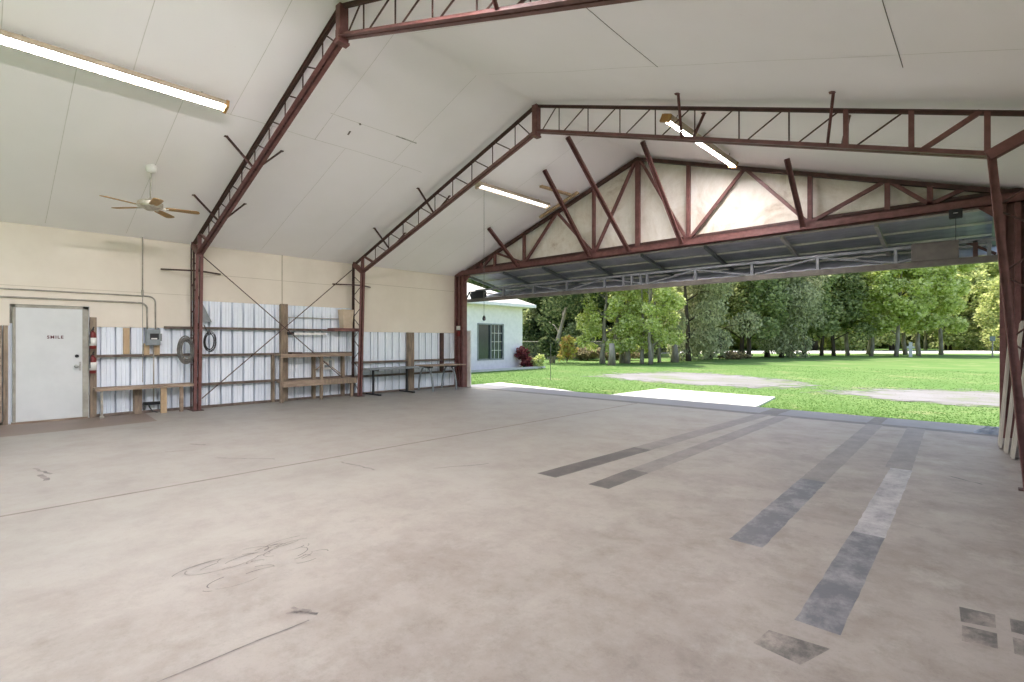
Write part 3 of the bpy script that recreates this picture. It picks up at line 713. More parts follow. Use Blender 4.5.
mb = MB(); mb.tube([(X + .02, 2.38, 3.55), (X + .02, 2.38, 2.4)], .012, 8); mb.lathe((X + .02, 2.38, 2.36), [(.012, 0), (.022, .02), (.022, .1), (.012, .13)], 10); mb.tube([(X + .02, 2.38, 2.36), (X + .02, 2.38, .62)], .006, 6)
o = mb.build('conduit', GALV, smooth=True); tag(o, 'vertical thin conduit dropping from the ceiling line left of the grey box', 'conduit', 'wall conduits')
mb = MB(); mb.tube([(XL + .09, 2.56, 1.36), (XL + .09, 2.56, .2)], .012, 8); o = mb.build('conduit', GALV, smooth=True); tag(o, 'vertical conduit from the bottom of the grey box down behind the bench', 'conduit', 'wall conduits')
eb = thing('electrical_box', (XL + .1, 2.54, 1.35), 'grey electrical disconnect box on the left wall under the conduits', 'electrical box')
mb = MB(); mb.box(XL + .075, XL + .17, 2.42, 2.66, 1.36, 1.69); mb.build('enclosure', GREYBOX, eb, bevel=.008)
mb = MB(); mb.box(XL + .17, XL + .178, 2.435, 2.645, 1.375, 1.66); mb.build('cover', GREYBOX, eb, bevel=.004)
mb = MB(); mb.box(XL + .178, XL + .182, 2.48, 2.63, 1.48, 1.6); mb.build('dark_window', BLACK, eb)
mb = MB(); mb.box(XL + .182, XL + .185, 2.5, 2.6, 1.485, 1.51); mb.build('label_plate', WHITEP, eb)
mb = MB(); mb.box(XL + .12, XL + .15, 2.66, 2.69, 1.45, 1.6); mb.build('switch_lever', GREYBOX, eb)
ob = thing('outlet_box', (XL + .12, 2.45, .2), 'dark outlet box with plugs low behind the left bench', 'outlet')
mb = MB(); mb.box(XL + .07, XL + .14, 2.38, 2.66, .16, .22); mb.build('box_body', BLACK, ob)
mb = MB(); mb.tube([(XL + .14, 2.46, .19), (XL + .2, 2.47, .12), (XL + .22, 2.52, .04), (XL + .2, 2.6, .015)], .012, 6); mb.build('plug_lead', BLACK, ob)

# fire extinguishers
for z, lab, cap in ((1.30, 'upper fire extinguisher with white label on the stud beside the white door', WHITEP), (.84, 'lower red fire extinguisher on the stud beside the white door', REDP)):
    c = (XL + .16, 1.59, z); e = thing('fire_extinguisher', c, lab, 'fire extinguisher', 'fire extinguishers by the door')
    mb = MB(); mb.lathe(c, [(.045, 0), (.052, .01), (.052, .26), (.045, .3), (.02, .33), (.016, .36)], 18); mb.build('cylinder', REDP, e, smooth=True)
    mb = MB(); mb.lathe((c[0], c[1], z + .06), [(.0535, 0), (.0535, .15)], 18); mb.build('label_band', WHITEP, e, smooth=True)
    mb = MB(); mb.box(c[0] - .02, c[0] + .08, c[1] - .012, c[1] + .012, z + .35, z + .37); mb.bar((c[0], c[1], z + .37), (c[0] + .1, c[1], z + .41), .02, .012); mb.build('handle', BLACK, e)
    mb = MB(); mb.tube([(c[0] + .02, c[1] - .02, z + .35), (c[0] + .07, c[1] - .05, z + .32), (c[0] + .065, c[1] - .05, z + .1)], .009, 6); mb.build('hose', BLACK, e)
    mb = MB(); mb.box(XL + .07, c[0] - .04, c[1] - .02, c[1] + .02, z + .2, z + .24); mb.build('bracket', GALV, e)

# hose coil / cable coil on the first column
def coil(name, c, R, n, r, squash, m, label, cat, yoff):
    t = thing(name, c, label, cat)
    for k in range(n):
        rr = R * random.uniform(.72, 1.08); cy, czz = c[1] + random.uniform(-.02, .02), c[2] + random.uniform(-.04, .02)
        mb = MB(); mb.tube([(c[0] + .02 * k / n * 3 + random.uniform(-.006, .006), cy + rr * squash * math.cos(2 * PI * i / 22), czz + rr * math.sin(2 * PI * i / 22)) for i in range(22)], r, 6, closed=True)
        mb.build('hose_loop' if name == 'hose_coil' else 'cable_loop', m, t, smooth=True)
    mb = MB(); mb.tube([(c[0], c[1], c[2] + R * .6), (c[0] - .02, c[1] + yoff, c[2] + R + .15)], .008, 6); mb.build('tie', m, t)
coil('hose_coil', (-12.12, 3.07, 1.26), .27, 14, .012, .5, HOSE, 'coiled grey hose hanging left of the nearest frame column', 'hose', .2)
coil('cable_coil', (-12.12, 3.5, 1.45), .2, 5, .008, .55, BLACK, 'thin dark cable coil hanging right of the nearest frame column', 'cable', -.1)
sh = MB(); sh.add([(XL + .06, 3.42, 2.3), (XL + .06, 3.62, 1.86), (XL + .06, 3.42, 1.86), (XL + .1, 3.42, 2.3), (XL + .1, 3.62, 1.86), (XL + .1, 3.42, 1.86)], [(0, 1, 2), (3, 5, 4), (0, 3, 4, 1), (1, 4, 5, 2), (2, 5, 3, 0)])
o = sh.build('corner_gusset', GREYBOX); tag(o, 'grey triangular sheet on the wall right of the nearest column', 'metal sheet')

# ------------------------------------------------------------------ benches
wb = thing('workbench', (-12.2, 2.4, 0), 'narrow plank bench along the left wall between the white door and nearest column', 'bench')
mb = MB(); mb.box(XL + .06, -12.08, 1.6, 3.2, .53, .57); mb.build('bench_top', WOODG, wb, bevel=.004)
mb = MB(); mb.box(-12.09, -12.06, 1.6, 3.2, .51, .565); mb.build('front_rail', WOODG, wb)
mb = MB(); mb.tube([(-12.13, 1.7, 0), (-12.13, 1.7, .53)], .02, 8); mb.lathe((-12.13, 1.7, 0), [(.04, 0), (.04, .03), (.02, .05)], 10); mb.build('leg', GALV, wb)
mb = MB(); mb.box(-12.16, -12.1, 2.63, 2.73, 0, .53); mb.build('leg', WOODL, wb)
mb = MB(); mb.box(-12.16, -12.1, 2.96, 3.02, 0, .53); mb.build('leg', WOODG, wb)
mb = MB(); mb.box(XL + .06, XL + .12, 2.24, 2.36, 0, .53); mb.build('leg', WOOD, wb)

wb = thing('workbench', (-12.2, 5.9, 0), 'two level plank bench along the left wall between the two frame columns', 'bench')
mb = MB(); mb.box(XL + .11, -12.04, 4.97, 6.78, 1.10, 1.14); mb.build('upper_shelf', WOODG, wb)
mb = MB(); mb.box(-12.06, -12.03, 4.97, 6.78, 1.06, 1.12); mb.build('shelf_edge', WOODG, wb)
mb = MB(); mb.box(XL + .11, -12.04, 5.0, 6.9, .46, .50); mb.build('lower_shelf', WOODG, wb)
mb = MB(); mb.box(-12.05, -12.01, 5.02, 6.0, .36, .49); mb.build('front_rail', WOODG, wb)
mb = MB(); mb.box(-12.05, -12.01, 6.0, 6.92, .36, .50); mb.build('front_rail', WOOD, wb)
for y, z in ((5.0, 1.12), (5.98, 1.1), (6.8, .5)):
    mb = MB(); mb.box(-12.12, -12.05, y - .03, y + .03, 0, z); mb.build('leg', WOOD, wb)
mb = MB(); mb.bar((XL + .13, 6.75, .5), (XL + .13, 6.15, .95), .02, .02); mb.bar((XL + .13, 5.95, .72), (XL + .13, 6.2, .92), .02, .02); mb.build('brace', WOODG, wb)
mb = MB(); mb.box(-12.3, -12.1, 5.25, 5.5, 1.14, 1.18); o = mb.build('pry_bar_box', STEELD); tag(o, 'small dark box lying on the upper shelf of the two level bench', 'box')
pj = thing('pegged_parts', (-12.3, 6.25, .78), 'small pale parts board with dark hooks above the lower bench shelf', 'parts board')
mb = MB(); mb.box(XL + .1, XL + .13, 6.1, 6.45, .72, 1.0); mb.build('board', WHITEP, pj)
mb = MB(); mb.box(XL + .13, XL + .16, 6.18, 6.36, .78, .84); mb.box(XL + .13, XL + .16, 6.3, 6.36, .84, .95); mb.build('bracket', GREYBOX, pj)
mb = MB(); mb.box(XL + .13, XL + .15, 6.05, 6.12, .7, 1.0); mb.build('side_cleat', WOOD, pj)
sl = thing('strip_batten', (XL + .14, 5.75, 1.62), 'white unlit strip batten fixed under the upper girt left of the bench', 'batten')
mb = MB(); mb.box(XL + .1, XL + .17, 5.38, 6.2, 1.6, 1.655); mb.build('batten_body', WHITEP, sl)
mb = MB(); mb.box(XL + .09, XL + .18, 5.24, 5.38, 1.6, 1.67); mb.build('end_bracket', BLACK, sl)
# bin between wall and second column
bn = thing('cardboard_bin', (-12.28, 6.75, 1.72), 'tan cardboard bin high on a red ledge beside the middle column', 'bin')
mb = MB(); mb.add([(XL + .06, 6.63, 1.78), (-12.18, 6.63, 1.78), (-12.18, 6.88, 1.78), (XL + .06, 6.88, 1.78), (XL + .06, 6.58, 2.27), (-12.14, 6.58, 2.27), (-12.14, 6.9, 2.27), (XL + .06, 6.9, 2.27)],
   [(0, 3, 2, 1), (0, 1, 5, 4), (1, 2, 6, 5), (2, 3, 7, 6), (3, 0, 4, 7), (4, 5, 6, 7)]); mb.build('bin_body', CARD, bn)
mb = MB(); mb.box(XL + .05, -12.05, 6.3, 7.0, 1.7, 1.78); mb.build('ledge', STEEL, bn)

# ------------------------------------------------------------------ tables
tt = thing('pedestal_table', (-12.0, 7.95, 0), 'long low table on black T shaped pedestals right of the middle column', 'table')
mb = MB(); mb.box(-12.36, -11.72, 7.12, 8.85, .685, .715); mb.build('tabletop', GREYBOX, tt, bevel=.006)
for y in (7.42, 8.5):
    mb = MB(); mb.tube([(-12.05, y, .03), (-12.05, y, .685)], .032, 10); mb.bar((-12.3, y, .67), (-11.8, y, .67), .05, .03); mb.build('pedestal', BLACK, tt)
    mb = MB(); mb.bar((-12.38, y, .02), (-11.7, y, .02), .06, .035); mb.build('foot', BLACK, tt)
at = thing('arched_leg_table', (-11.95, 9.5, 0), 'light topped table on two grey arched leg frames by the gable post', 'table')
mb = MB(); mb.box(-12.3, -11.55, 8.95, 10.3, .72, .75); mb.build('tabletop', WOODG, at, bevel=.006)
for y in (9.08, 9.95):
    for s_ in (-1, 1):
        mb = MB(); mb.tube([(-11.93 + s_ * (.06 + .28 * math.sin(PI / 2 * t)), y, .7 - .7 * (1 - math.cos(PI / 2 * t)) ** .9) for t in [i / 10 for i in range(11)]], .027, 8); mb.build('arched_leg', GREYBOX, at, smooth=True)
    mb = MB(); mb.box(-12.2, -11.66, y - .04, y + .05, .67, .72); mb.build('bracket', BLACK, at)

# ------------------------------------------------------------------ details at the big door
mb = MB(); corr_pts = []
for i in range(9): mb.box(-12.05 + i * .018, -12.05 + i * .018 + .015, 10.79, 10.8 + .01 * (i % 2), 0, 1.78)
mb.box(-12.05, -11.89, 10.8, 10.82, 0, 1.78)
o = mb.build('metal_panel', WHITEP); tag(o, 'narrow grey metal panel standing outside the left gable post', 'panel')
sb = thing('switch_box', (-12.17, GY - .13, 1.7), 'small white and red switch box on the left gable post', 'switch')
mb = MB(); mb.box(-12.23, -12.11, GY - .15, GY - .09, 1.8, 1.92); mb.build('white_body', WHITEP, sb)
mb = MB(); mb.box(-12.2, -12.13, GY - .15, GY - .09, 1.6, 1.76); mb.build('red_button', REDP, sb)
for y, xx, xt, w, h, lab in ((9.7, .13, .25, .42, 1.75, 'pale weathered sheet leaning nearest the right gable post'), (9.25, .18, .33, .3, 1.7, 'grey weathered board leaning in the middle by the right wall'), (8.85, .23, .40, .26, 1.65, 'grey weathered board leaning nearest the right frame column')):
    mb = MB(); mb.bar((xx, y, .0), (xt, y + .03, h), w, .025, up=(-1, 0, .1))
    for q in (-.32, 0, .32): mb.bar((xx - .014, y + q * w, .02), (xt - .014, y + .03 + q * w, h - .02), .03, .02, up=(-1, 0, .1))
    zmin = min(p.z for p in mb.v)
    for p in mb.v: p.z -= zmin
    o = mb.build('leaning_board', LEAN); tag(o, lab, 'board', 'boards leaning by the right wall')
mb = MB(); g = []; NN = 16
for i in range(NN + 1):
    for j in range(NN + 1):
        x = -.16 + .46 * i / NN; y = 10.8 + .4 * j / NN; e = max(0, 1 - ((i / NN - .5) ** 2 + (j / NN - .5) ** 2) * 4)
        g.append((x, y, .002 + e * (.09 + .06 * noise.noise(V((x * 14, y * 14, 1))))))
mb.add(g, [(i * (NN + 1) + j, (i + 1) * (NN + 1) + j, (i + 1) * (NN + 1) + j + 1, i * (NN + 1) + j + 1) for i in range(NN) for j in range(NN)])
o = mb.build('crumpled_tarp', BLUET); tag(o, 'crumpled blue grey tarp on the floor at the right door post', 'tarp')
hr = thing('hose_hook', (.4, 7.6, 1.4), 'dark looped cable hanging on the right wall behind the frame column', 'cable')
for k in range(3):
    mb = MB(); mb.tube([(.5 - .03 * k, 7.7 + .2 * math.cos(2 * PI * i / 18) * (1 - .1 * k), 1.5 + .22 * math.sin(2 * PI * i / 18)) for i in range(18)], .012, 6, closed=True); mb.build('cable_loop', BLACK, hr)

# ------------------------------------------------------------------ outside
GZ = -.05
mb = MB(); mb.box(-140, 120, 11.9, 190, GZ - .2, GZ); mb.box(-140, 120, -80, Y0, GZ - .2, GZ); mb.box(-140, XL - .12, Y0, 11.9, GZ - .2, GZ); mb.box(XR + .17, 120, Y0, 11.9, GZ - .2, GZ)
o = mb.build('ground', LAWN, origin=(0, 0, 0)); tag(o, 'bright green lawn outside the hangar', None, kind='structure')
mb = MB(); mb.poly([(-7.5, 11.9), (-7.35, 14.55), (-4.05, 14.4), (-3.75, 11.9)], GZ - .05, -.01); o = mb.build('concrete_apron', APRON); tag(o, 'white concrete apron slab outside the big door', 'concrete slab', kind='structure')
mb = MB(); mb.poly([(-12.6, 11.9), (-12.6, 12.9), (-9.5, 12.3), (-8.4, 11.9)], GZ - .05, -.02); o = mb.build('apron_sliver', APRON); tag(o, 'narrow pale concrete sliver by the left door post', 'concrete slab', kind='structure')
def blob_poly(pts, amp, n=12, seed=0):
    rnd = random.Random(seed); out = []
    for (x0, y0), (x1, y1) in zip(pts, pts[1:] + pts[:1]):
        for i in range(n):
            t = i / n; out.append((x0 + (x1 - x0) * t + rnd.uniform(-amp, amp), y0 + (y1 - y0) * t + rnd.uniform(-amp, amp)))
    return out
def soft_patch(pts, sd, lab):
    out = blob_poly(pts, .1, 14, sd); cx_ = sum(p[0] for p in out) / len(out); cy_ = sum(p[1] for p in out) / len(out); n = len(out)
    vs = []
    for k_, sc_ in enumerate((1.2, .85, .5)): vs += [(cx_ + (x - cx_) * sc_, cy_ + (y - cy_) * sc_, GZ + .008) for x, y in out]
    fs = [(k_ * n + i, k_ * n + (i + 1) % n, (k_ + 1) * n + (i + 1) % n, (k_ + 1) * n + i) for k_ in (0, 1) for i in range(n)]
    vs.append((cx_, cy_, GZ + .008)); fs += [(2 * n + i, 2 * n + (i + 1) % n, 3 * n) for i in range(n)]
    mb = MB(); mb.add(vs, fs); o = mb.build('gravel_patch', GRAVEL, origin=(0, 0, 0)); tag(o, lab, 'gravel', kind='structure')
    at_ = o.data.attributes.new('edge', 'FLOAT', 'POINT'); at_.data.foreach_set('value', [0.0] * n + [.5] * n + [1.0] * n + [1.0])
for pts, sd, lab in (([(-12.6, 18.2), (-12.4, 20.5), (-11.2, 23.2), (-9.0, 23.4), (-5.5, 21.4), (-4.2, 19.6), (-4.7, 17.4), (-7.1, 16.9), (-9.4, 17.1)], 1, 'pale gravel drive patch beyond the concrete apron'),
                 ([(-3.7, 17.0), (-2.6, 19.3), (-.6, 20.6), (6, 21), (6, 15), (.2, 15.9), (-.9, 15.7), (-1.8, 15.9)], 2, 'pale gravel drive patch at the right of the lawn')):
    soft_patch(pts, sd, lab)
mb = MB(); mb.poly([(-60, 27), (90, 168), (90, 193), (-60, 48)], GZ - .02, GZ + .02); o = mb.build('road', ROAD, origin=(0, 0, 0)); tag(o, 'pale road at the far edge of the lawn', None, kind='structure')
# grass blades
mb = MB(); rnd = random.Random(3); vs = []; fs = []
def inpoly(x, y, P):
    c = False; j = len(P) - 1
    for i in range(len(P)):
        if (P[i][1] > y) != (P[j][1] > y) and x < (P[j][0] - P[i][0]) * (y - P[i][1]) / (P[j][1] - P[i][1]) + P[i][0]: c = not c
        j = i
    return c
GP1 = [(-12.6, 18.2), (-12.4, 20.5), (-11.2, 23.2), (-9.0, 23.4), (-5.5, 21.4), (-4.2, 19.6), (-4.7, 17.4), (-7.1, 16.9), (-9.4, 17.1)]
GP2 = [(-3.7, 17.0), (-2.6, 19.3), (-.6, 20.6), (6, 21), (6, 15), (.2, 15.9), (-.9, 15.7), (-1.8, 15.9)]
AP = [(-7.5, 11.9), (-7.35, 14.55), (-4.05, 14.4), (-3.75, 11.9)]
k = 0
while k < 70000:
    y = 11.93 + 22 * rnd.random() ** 1.6; x = rnd.uniform(-1.13 * y, 1.2)
    if x < -18.2 and y < 22: continue
    if inpoly(x, y, AP): continue
    if inpoly(x, y, GP1) or inpoly(x, y, GP2):
        if rnd.random() < .96: continue
    a = rnd.uniform(0, 6.28); h_ = rnd.uniform(.008, .024); w = rnd.uniform(.008, .016); lx, ly = rnd.uniform(-.03, .03), rnd.uniform(-.03, .03)
    n0 = len(vs); vs += [(x - w * math.cos(a), y - w * math.sin(a), GZ), (x + w * math.cos(a), y + w * math.sin(a), GZ), (x + lx, y + ly, GZ + h_)]; fs.append((n0, n0 + 1, n0 + 2)); k += 1
mb.add(vs, fs); o = mb.build('grass', LF_GRASS, origin=(0, 0, 0)); tag(o, 'short green grass blades on the lawn', 'grass', kind='stuff')

# house
hs = thing('house', (-23, 15.5, GZ), 'white stucco house with pale hip roof beyond the left door post', 'house')
HX, HY0, HY1, HZ = -18.95, 9.0, 21.1, 3.35
WY0, WY1, WZ0, WZ1 = 17.7, 19.55, .50, 2.32
mb = MB()
mb.box(-28, HX, HY0, WY0, GZ, HZ); mb.box(-28, HX, WY1, HY1, GZ, HZ); mb.box(-28, HX, WY0, WY1, GZ, WZ0); mb.box(-28, HX, WY0, WY1, WZ1, HZ); mb.box(-28, HX - .15, WY0, WY1, WZ0, WZ1)
mb.build('wall', STUCCO, hs)
oh = .55
ex0, ex1, ey0, ey1 = -28 - oh, HX + oh, HY0 - oh, HY1 + oh; rzz = HZ + .1
mb = MB(); hw = (ex1 - ex0) / 2; cxh = (ex0 + ex1) / 2; pk = rzz + hw * .46
mb.add([(ex0, ey0, rzz), (ex1, ey0, rzz), (ex1, ey1, rzz), (ex0, ey1, rzz), (cxh, ey0 + hw, pk), (cxh, ey1 - hw, pk)], [(0, 1, 4), (1, 2, 5, 4), (2, 3, 5), (3, 0, 4, 5), (0, 3, 2, 1)])
mb.build('roof', ROOFM, hs)
mb = MB(); mb.box(ex0, ex1, ey0, ey1, HZ - .05, rzz); mb.build('fascia', STUCCO, hs)
mb = MB(); mb.box(HX - .02, HX + .03, WY0 - .04, WY0 + .03, WZ0 - .04, WZ1 + .04); mb.box(HX - .02, HX + .03, WY1 - .03, WY1 + .04, WZ0 - .04, WZ1 + .04)
mb.box(HX - .02, HX + .03, WY0, WY1, WZ0 - .04, WZ0 + .03); mb.box(HX - .02, HX + .03, WY0, WY1, WZ1 - .03, WZ1 + .04); mb.box(HX - .02, HX + .03, (WY0 + WY1) / 2 - .03, (WY0 + WY1) / 2 + .03, WZ0, WZ1)
wf = mb.build('window', WFRAME, hs)
mb = MB(); mb.box(HX - .1, HX - .06, WY0, WY1, WZ0, WZ1); mb.build('pane', GLASS, wf)
mb = MB()
for i in (1, 2): mb.box(HX - .05, HX - .03, 18.625 + .925 * i / 3 - .012, 18.625 + .925 * i / 3 + .012, WZ0, WZ1)
for i in (1, 2, 3): mb.box(HX - .05, HX - .03, 18.625, WY1, WZ0 + (WZ1 - WZ0) * i / 4 - .012, WZ0 + (WZ1 - WZ0) * i / 4 + .012)
mb.build('glazing_bar', WHITEP, wf)
mb = MB(); mb.poly(blob_poly([(HX, 12), (HX + .9, 12), (HX + .9, 21.9), (HX, 21.9)], .05, 10, 5), GZ - .02, GZ + .04); o = mb.build('planting_bed', MULCH, origin=(HX, 17, GZ)); tag(o, 'dark mulch bed along the house wall', 'planting bed', kind='structure')
mb = MB(); mb.box(HX + .9, HX + 1.0, 12, 21.9, GZ, .06); o = mb.build('bed_edging', ROAD); tag(o, 'low pale edging along the mulch bed by the house', 'edging')

# ------------------------------------------------------------------ trees
def leaf_cloud(mb, blobs, n, size, rnd, droop=0.0, shell=.55):
    tot = sum(r[0] * r[1] * r[2] for c, r in blobs); vs = []; fs = []
    for c, r in blobs:
        m = int(n * r[0] * r[1] * r[2] / tot) + 8
        for _ in range(m):
            d = V((rnd.gauss(0, 1), rnd.gauss(0, 1), rnd.gauss(0, 1))).normalized(); q = shell + (1 - shell) * rnd.random() ** .6
            q *= 1 + .18 * noise.noise(V((d.x * 2 + c[0], d.y * 2 + c[1], d.z * 2 + c[2])))
            p = V((c[0] + d.x * r[0] * q, c[1] + d.y * r[1] * q, c[2] + d.z * r[2] * q))
            s_ = size * rnd.uniform(.6, 1.3)
            u = V((rnd.gauss(0, 1), rnd.gauss(0, 1), rnd.gauss(0, .6) - droop)).normalized(); w = u.cross(V((rnd.gauss(0, 1), rnd.gauss(0, 1), rnd.gauss(0, 1) + .8))).normalized()
            k0 = len(vs); ww = s_ * (.42 if not droop else .22)
            nrm = u.cross(w) * (s_ * .12)
            vs += [p, p + u * s_ * .5 + w * ww + nrm, p + u * s_, p + u * s_ * .5 - w * ww + nrm]; fs.append((k0, k0 + 1, k0 + 2, k0 + 3))
    mb.add(vs, fs)
def make_tree(name, label, H, spread, trunk_h, leafm, barkm, n, size, seed, group=None, droop=0, trunks=1, nblob=14, low=None, tr=.16, br=1.0):
    rnd = random.Random(seed)
    t = thing(name, (0, 0, 0), label, 'tree', group)
    wood = MB(); blobs = []
    for k in range(trunks):
        bx, by = (rnd.uniform(-.5, .5), rnd.uniform(-.5, .5)) if trunks > 1 else (0, 0)
        lx, ly = rnd.uniform(-.6, .6), rnd.uniform(-.6, .6)
        pts = [(bx + lx * s_ + rnd.uniform(-.08, .08), by + ly * s_ + rnd.uniform(-.08, .08), H * .85 * s_) for s_ in [0, .1, .25, .4, .6, .8, 1]]
        wood.tube(pts, [tr * (1.35 - i * .18) for i in range(7)], 7)
        for b_ in range(6):
            s_ = trunk_h / H / .85 + (1 - trunk_h / H / .85) * (b_ + .3) / 6.5
            i = min(5, int(s_ * 6)); p = V(pts[i]).lerp(V(pts[i + 1]), .5); a = rnd.uniform(0, 6.28); L = spread * rnd.uniform(.45, .85) * (1.1 - s_ * .5)
            e = p + V((math.cos(a) * L, math.sin(a) * L, L * rnd.uniform(.2, .7)))
            m_ = (p + e) / 2 + V((0, 0, .12 * L)); wood.tube([p, m_, e], [tr * .42, tr * .28, tr * .1], 5)
            blobs.append((tuple(e), (spread * .36 * br, spread * .36 * br, spread * .3 * br)))
    for k in range(nblob):
        a = rnd.uniform(0, 6.28); zf = rnd.uniform(0, 1); zc = (low if low is not None else trunk_h) + (H - (low if low is not None else trunk_h)) * zf
        R = spread * math.sqrt(max(.08, 1 - (2 * zf - .85) ** 2 * .75)) * rnd.uniform(.35, .8)
        rr = spread * rnd.uniform(.26, .42) * br
        blobs.append(((R * math.cos(a), R * math.sin(a), zc), (rr, rr, rr * rnd.uniform(.75, 1.1))))
    wood.build('trunk', barkm, t, smooth=True)
    lf = MB(); leaf_cloud(lf, blobs, n, size, rnd, droop)
    lf.build('foliage', leafm, t)
    return t
def put(o, x, y, rz=0, s_=1, z=GZ):
    o.location = (x, y, z); o.rotation_euler = (0, 0, rz); o.scale = (s_, s_, s_); return o
def cp(src, x, y, rz, s_, label, group=None):
    c = copy_tree(src); put(c, x, y, rz, s_); c['label'] = label
    if group: c['group'] = group
    elif 'group' in c: del c['group']
    return c
GF = 'trees of the near clump'
A = put(make_tree('broadleaf_tree', 'bright green leafy tree left in the near clump on the lawn', 7.2, 2.1, 1.5, LF_BRIGHT, BARK, 10000, .19, 11, GF, trunks=2, nblob=38, low=1.0, br=.62), -18.7, 28.8)
cp(A, -17.5, 30.1, 2.1, .95, 'bright green leafy tree in the middle of the near clump on the lawn', GF)
B = put(make_tree('slender_tree', 'slender bright tree with forked pale trunks right in the near clump', 7.6, 2.3, 1.8, LF_BRIGHT, BARK, 9500, .19, 12, GF, trunks=3, nblob=34, low=1.1, tr=.11, br=.62), -15.9, 30.2)
cp(B, -17.2, 33.0, 1.2, .9, 'slender tree at the back right of the near clump', GF)
GD = 'dark mossy trees by the drive'
C_ = put(make_tree('moss_draped_tree', 'grey green tree draped with hanging moss, leftmost of the dark row', 10.5, 3.3, 1.2, LF_MOSS, BARKD, 15000, .3, 21, GD, droop=1.4, nblob=24, low=.9), -16.2, 36.5)
cp(C_, -16.6, 41.5, 1.9, 1.05, 'grey green moss draped tree second from the left of the dark row', GD)
D_ = put(make_tree('oak_tree', 'dark green oak in the middle of the dark row', 11, 4.0, 2.0, LF_DARK, BARKD, 15000, .3, 22, GD, nblob=36, low=2.2, trunks=2, br=.75), -15.5, 46.5)
cp(D_, -15.2, 51.5, 2.5, 1.05, 'dark green oak behind the middle of the dark row', GD)
cp(C_, -13.6, 50.2, 4, 1.1, 'mossy tree between the oaks of the dark row', GD)
cp(D_, -13.8, 56.3, 4.2, 1.1, 'dark green oak at the right end of the dark row', GD)
cp(D_, -11.9, 59.8, .7, .95, 'small trunked oak just past the right end of the dark row', GD)
GB = 'bright trees along the road'
E_ = put(make_tree('poplar_tree', 'tall yellow green tree with pale trunk, leftmost along the road', 14, 3.6, 3.0, LF_BRIGHT, BARK, 15000, .32, 31, GB, nblob=40, low=3.0, br=.7), -10.6, 62.5)
cp(E_, -8.5, 62.0, 1.5, 1.0, 'tall yellow green tree with pale trunk, second along the road', GB)
cp(E_, -6.5, 61.6, 3.1, .97, 'tall yellow green tree with pale trunk, third along the road', GB)
cp(E_, -5.1, 65.5, 4.4, 1.02, 'tall yellow green tree right of the white post along the road', GB)
cp(E_, -9.9, 70.0, 2.2, 1.05, 'tall yellow green tree standing behind the first two along the road', GB)
cp(E_, -6.6, 70.5, 5.2, 1.1, 'tall yellow green tree standing behind the third along the road', GB)
cp(E_, -3.6, 71.5, .6, 1.05, 'tall yellow green tree furthest right along the road', GB)
F_ = make_tree('shrubby_tree', 'round mid green tree across the road at the far right', 9.5, 4.2, .6, LF_MID, BARKD, 14000, .36, 41, None, nblob=26, low=.8)
put(F_, -2.6, 112, 0, 1.35)
cp(F_, 3.0, 106, 2, 1.1, 'round mid green tree partly behind the right door post')
GE = 'dark trees behind the wire fence'
G_ = put(make_tree('evergreen_tree', 'dense deep green tree behind the wire fence, nearest the house', 9.0, 3.2, .8, LF_DEEP, BARK, 11000, .26, 71, GE, nblob=32, low=1.2, br=.8), -28.2, 35.2)
for k_, (u_, d_, s_, lab_) in enumerate(((.075, 47, 1.0, 'deep green tree behind the wire fence, second from the house'), (.13, 49, 1.05, 'deep green tree behind the wire fence, third from the house'), (.19, 51, 1.0, 'deep green tree behind the wire fence, left of the near clump'), (.26, 53, 1.1, 'deep green tree far behind the near clump'))):
    cp(G_, d_ * (u_ * math.cos(math.radians(43.1)) - math.sin(math.radians(43.1))), d_ * (u_ * math.sin(math.radians(43.1)) + math.cos(math.radians(43.1))), 1.3 * k_ + .7, s_, lab_, GE)
# forest behind everything
GW = 'forest beyond the road and fence'
WL = 'tall tree in the continuous forest behind the lawn'
srcs = [A, C_, D_, E_, F_]
rnd = random.Random(5); i = 0
cam_a = math.radians(43.1)
for ring, (dist, step, sc) in enumerate(((87, 4.8, 1.5), (104, 6, 2.0), (124, 7.5, 2.5))):
    u = -.02
    while u < 1.5:
        # bearing from the hangar, right of the house
        d = dist * rnd.uniform(.95, 1.06); 
        lim = 52 if u < .22 else d
        d = d if u > .24 else d * .66
        ux = u + rnd.uniform(-.01, .01)
        x = d * (ux * math.cos(cam_a) - math.sin(cam_a)); y = d * (ux * math.sin(cam_a) + math.cos(cam_a))
        if u < .24: src = rnd.choice([G_, D_, G_, C_])
        elif u < .66: src = rnd.choice([D_, E_, F_, C_])
        else: src = rnd.choice([E_, F_, E_, D_])
        s0 = {A: 1.6, G_: 1.25, C_: 1.1, D_: 1.1, E_: 1.0, F_: 1.15}[src]
        cp(src, x, y, rnd.uniform(0, 6.28), s0 * sc * .8 * rnd.uniform(.85, 1.15), WL, GW); i += 1
        u += step / dist
# understory shrubs of the forest edge
U_ = make_tree('understory_shrub', 'low dark shrub in the undergrowth along the forest edge', 2.8, 1.7, .2, LF_DARK, BARKD, 3000, .3, 51, 'undergrowth at the forest edge', nblob=12, low=.4, tr=.05)
put(U_, -26, 36); u = .02
while u < 1.4:
    d = (47 if u < .24 else 66 if u < .3 else 86) * rnd.uniform(.97, 1.12)
    if u > .6: d *= 1.12
    x = d * (u * math.cos(cam_a) - math.sin(cam_a)); y = d * (u * math.sin(cam_a) + math.cos(cam_a))
    cp(U_, x, y, rnd.uniform(0, 6.28), rnd.uniform(.9, 1.7), 'low dark shrub in the undergrowth along the forest edge', 'undergrowth at the forest edge'); u += .022
